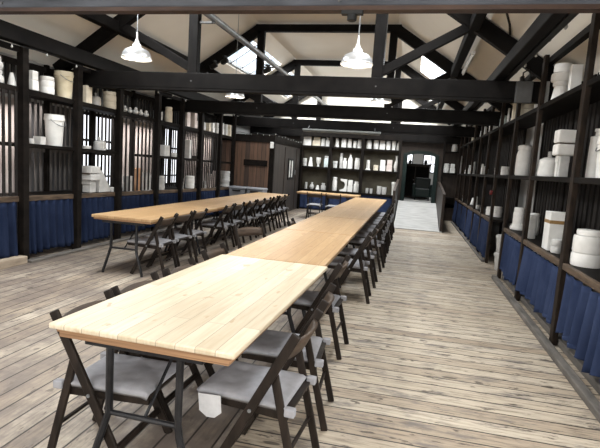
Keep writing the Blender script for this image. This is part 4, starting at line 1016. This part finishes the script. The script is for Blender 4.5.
o = MB().tube([(.62,3.62,zroof(.62)-.012),(.85,5.4,zroof(.85)-.012),(.90,6.3,zroof(.9)-.012),(1.0,6.6,zroof(1.0)-.012),(1.06,6.86,zroof(1.06)-.03)], .014, 6).build('ceiling_cable', M['black'], smooth=True)
tag(o, 'black cable running down the right ceiling slope', 'cable')
t = thing('spotlight', (-.50,3.48,2.632), 0, 'black track fitting under the nearest tie beam, right of centre', 'spotlight', 'black spotlights')
MB().box(-.075,.075,-.025,.025,-.035,-.006).build('track', M['black'], t, bevel=.005)
MB().lathe([(.028,-.075),(.034,-.07),(.034,-.036),(.02,-.034)],(.0,0,0),12).build('lamp_head', M['black'], t, smooth=True)
t = thing('junction_box', (1.30,6.882,2.66), 0, 'grey junction box on the right end of the second tie beam', 'junction box')
MB().box(-.10,.10,-.07,.0,-.14,.13).build('box', M['conduit'], t, bevel=.01)
MB().tube([(-.03,-.03,.13),(-.03,-.03,.24),(.03,-.03,.28),(.06,-.02,.22),(.06,-.02,.13)], .012, 6).build('cable_loop', M['black'], t, smooth=True)

# ------------------------------------------------------------------ daylight and camera
w = bpy.data.worlds.new('World'); S.world = w; w.use_nodes = True
bg = w.node_tree.nodes['Background']; bg.inputs[0].default_value = (.86,.93,1,1); bg.inputs[1].default_value = 1.6
def daylight(sd, y0, y1, x0, x1, power):
    l = bpy.data.lights.new('skylight_daylight','AREA'); l.shape = 'RECTANGLE'
    cx, cy = (x0+x1)/2, (y0+y1)/2
    run = math.hypot(x1-x0, zroof(x1)-zroof(x0))
    l.size = run*.95; l.size_y = (y1-y0)*.97; l.energy = power; l.color = (1,.985,.955)
    o = bpy.data.objects.new('skylight_daylight', l); COL.objects.link(o)
    a = math.atan(.67)
    o.location = (cx, cy, (zroof(x0)+zroof(x1))/2 + .16)
    o.rotation_euler = (0, -a if sd == 'L' else a, 0)
    return o
PW = {0:190, 1:340, 2:300, 3:110, 4:180, 5:400, 6:240, 7:70}
for k, h in enumerate(SKY): daylight(*h, PW[k])
l = bpy.data.lights.new('room_daylight','AREA'); l.shape = 'RECTANGLE'; l.size = 2.0; l.size_y = 1.0; l.energy = 22; l.color = (.95,.97,1)
o = bpy.data.objects.new('room_daylight', l); COL.objects.link(o); o.location = (.2,20.0,2.95)

l = bpy.data.lights.new('window_daylight','AREA'); l.shape = 'RECTANGLE'; l.size = 3.5; l.size_y = 1.3; l.energy = 110; l.color = (1,.985,.96)  # fill light at the added window behind the camera
o = bpy.data.objects.new('window_daylight', l); COL.objects.link(o); o.location = (-1.6,YN-.02,1.95); o.rotation_euler = (PI/2,0,0)
for xw, ry, e in ((XL+.03, -PI/2, 105), (XR-.03, PI/2, 130)):  # fill lights at the added side windows, out of view
    l = bpy.data.lights.new('window_daylight','AREA'); l.shape = 'RECTANGLE'; l.size = 1.35; l.size_y = 3.7; l.energy = e; l.color = (1,.985,.96)
    o = bpy.data.objects.new('window_daylight', l); COL.objects.link(o); o.location = (xw,.35,1.65); o.rotation_euler = (0,ry,0)
for y0, y1, e in ((4.4,5.6,26), (7.9,9.2,24), (11.4,12.6,24)):      # added lights without fixtures, brightening behind the slat screens
    l = bpy.data.lights.new('niche_fill','AREA'); l.shape = 'RECTANGLE'; l.size = .3; l.size_y = y1-y0+.9; l.energy = e; l.color = (1,.93,.88); l.spread = 1.6
    o = bpy.data.objects.new('niche_fill', l); COL.objects.link(o); o.location = (-5.58,(y0+y1)/2+.45,2.18); o.rotation_euler = (0,.12,0)
cam = bpy.data.cameras.new('Camera'); cam.sensor_width = 36; cam.lens = 485.53*36/600
cam.clip_start = .05; cam.clip_end = 200
co = bpy.data.objects.new('Camera', cam); COL.objects.link(co); S.camera = co
R = [[ 0.9724841, 0.09061784, -0.2146231 ], [ 0.22355868, -0.1037951, 0.96914813], [ 0.06554528, -0.99046201, -0.12119749]]
mt = Matrix(((R[0][0], -R[0][1], -R[0][2], 0), (R[1][0], -R[1][1], -R[1][2], 0), (R[2][0], -R[2][1], -R[2][2], 1.55), (0,0,0,1)))
q = mt.to_3x3().to_quaternion().normalized()
co.rotation_euler = q.to_euler(); co.location = (0,0,1.55)
S.view_settings.view_transform = 'Standard'; S.view_settings.look = 'None'
S.view_settings.exposure = 0.0; S.view_settings.gamma = 1.0; S.view_settings.use_curve_mapping = False
S.cycles.max_bounces = 8; S.cycles.diffuse_bounces = 5; S.cycles.transparent_max_bounces = 8
S.cycles.caustics_reflective = False; S.cycles.caustics_refractive = False
S.cycles.sample_clamp_indirect = 4
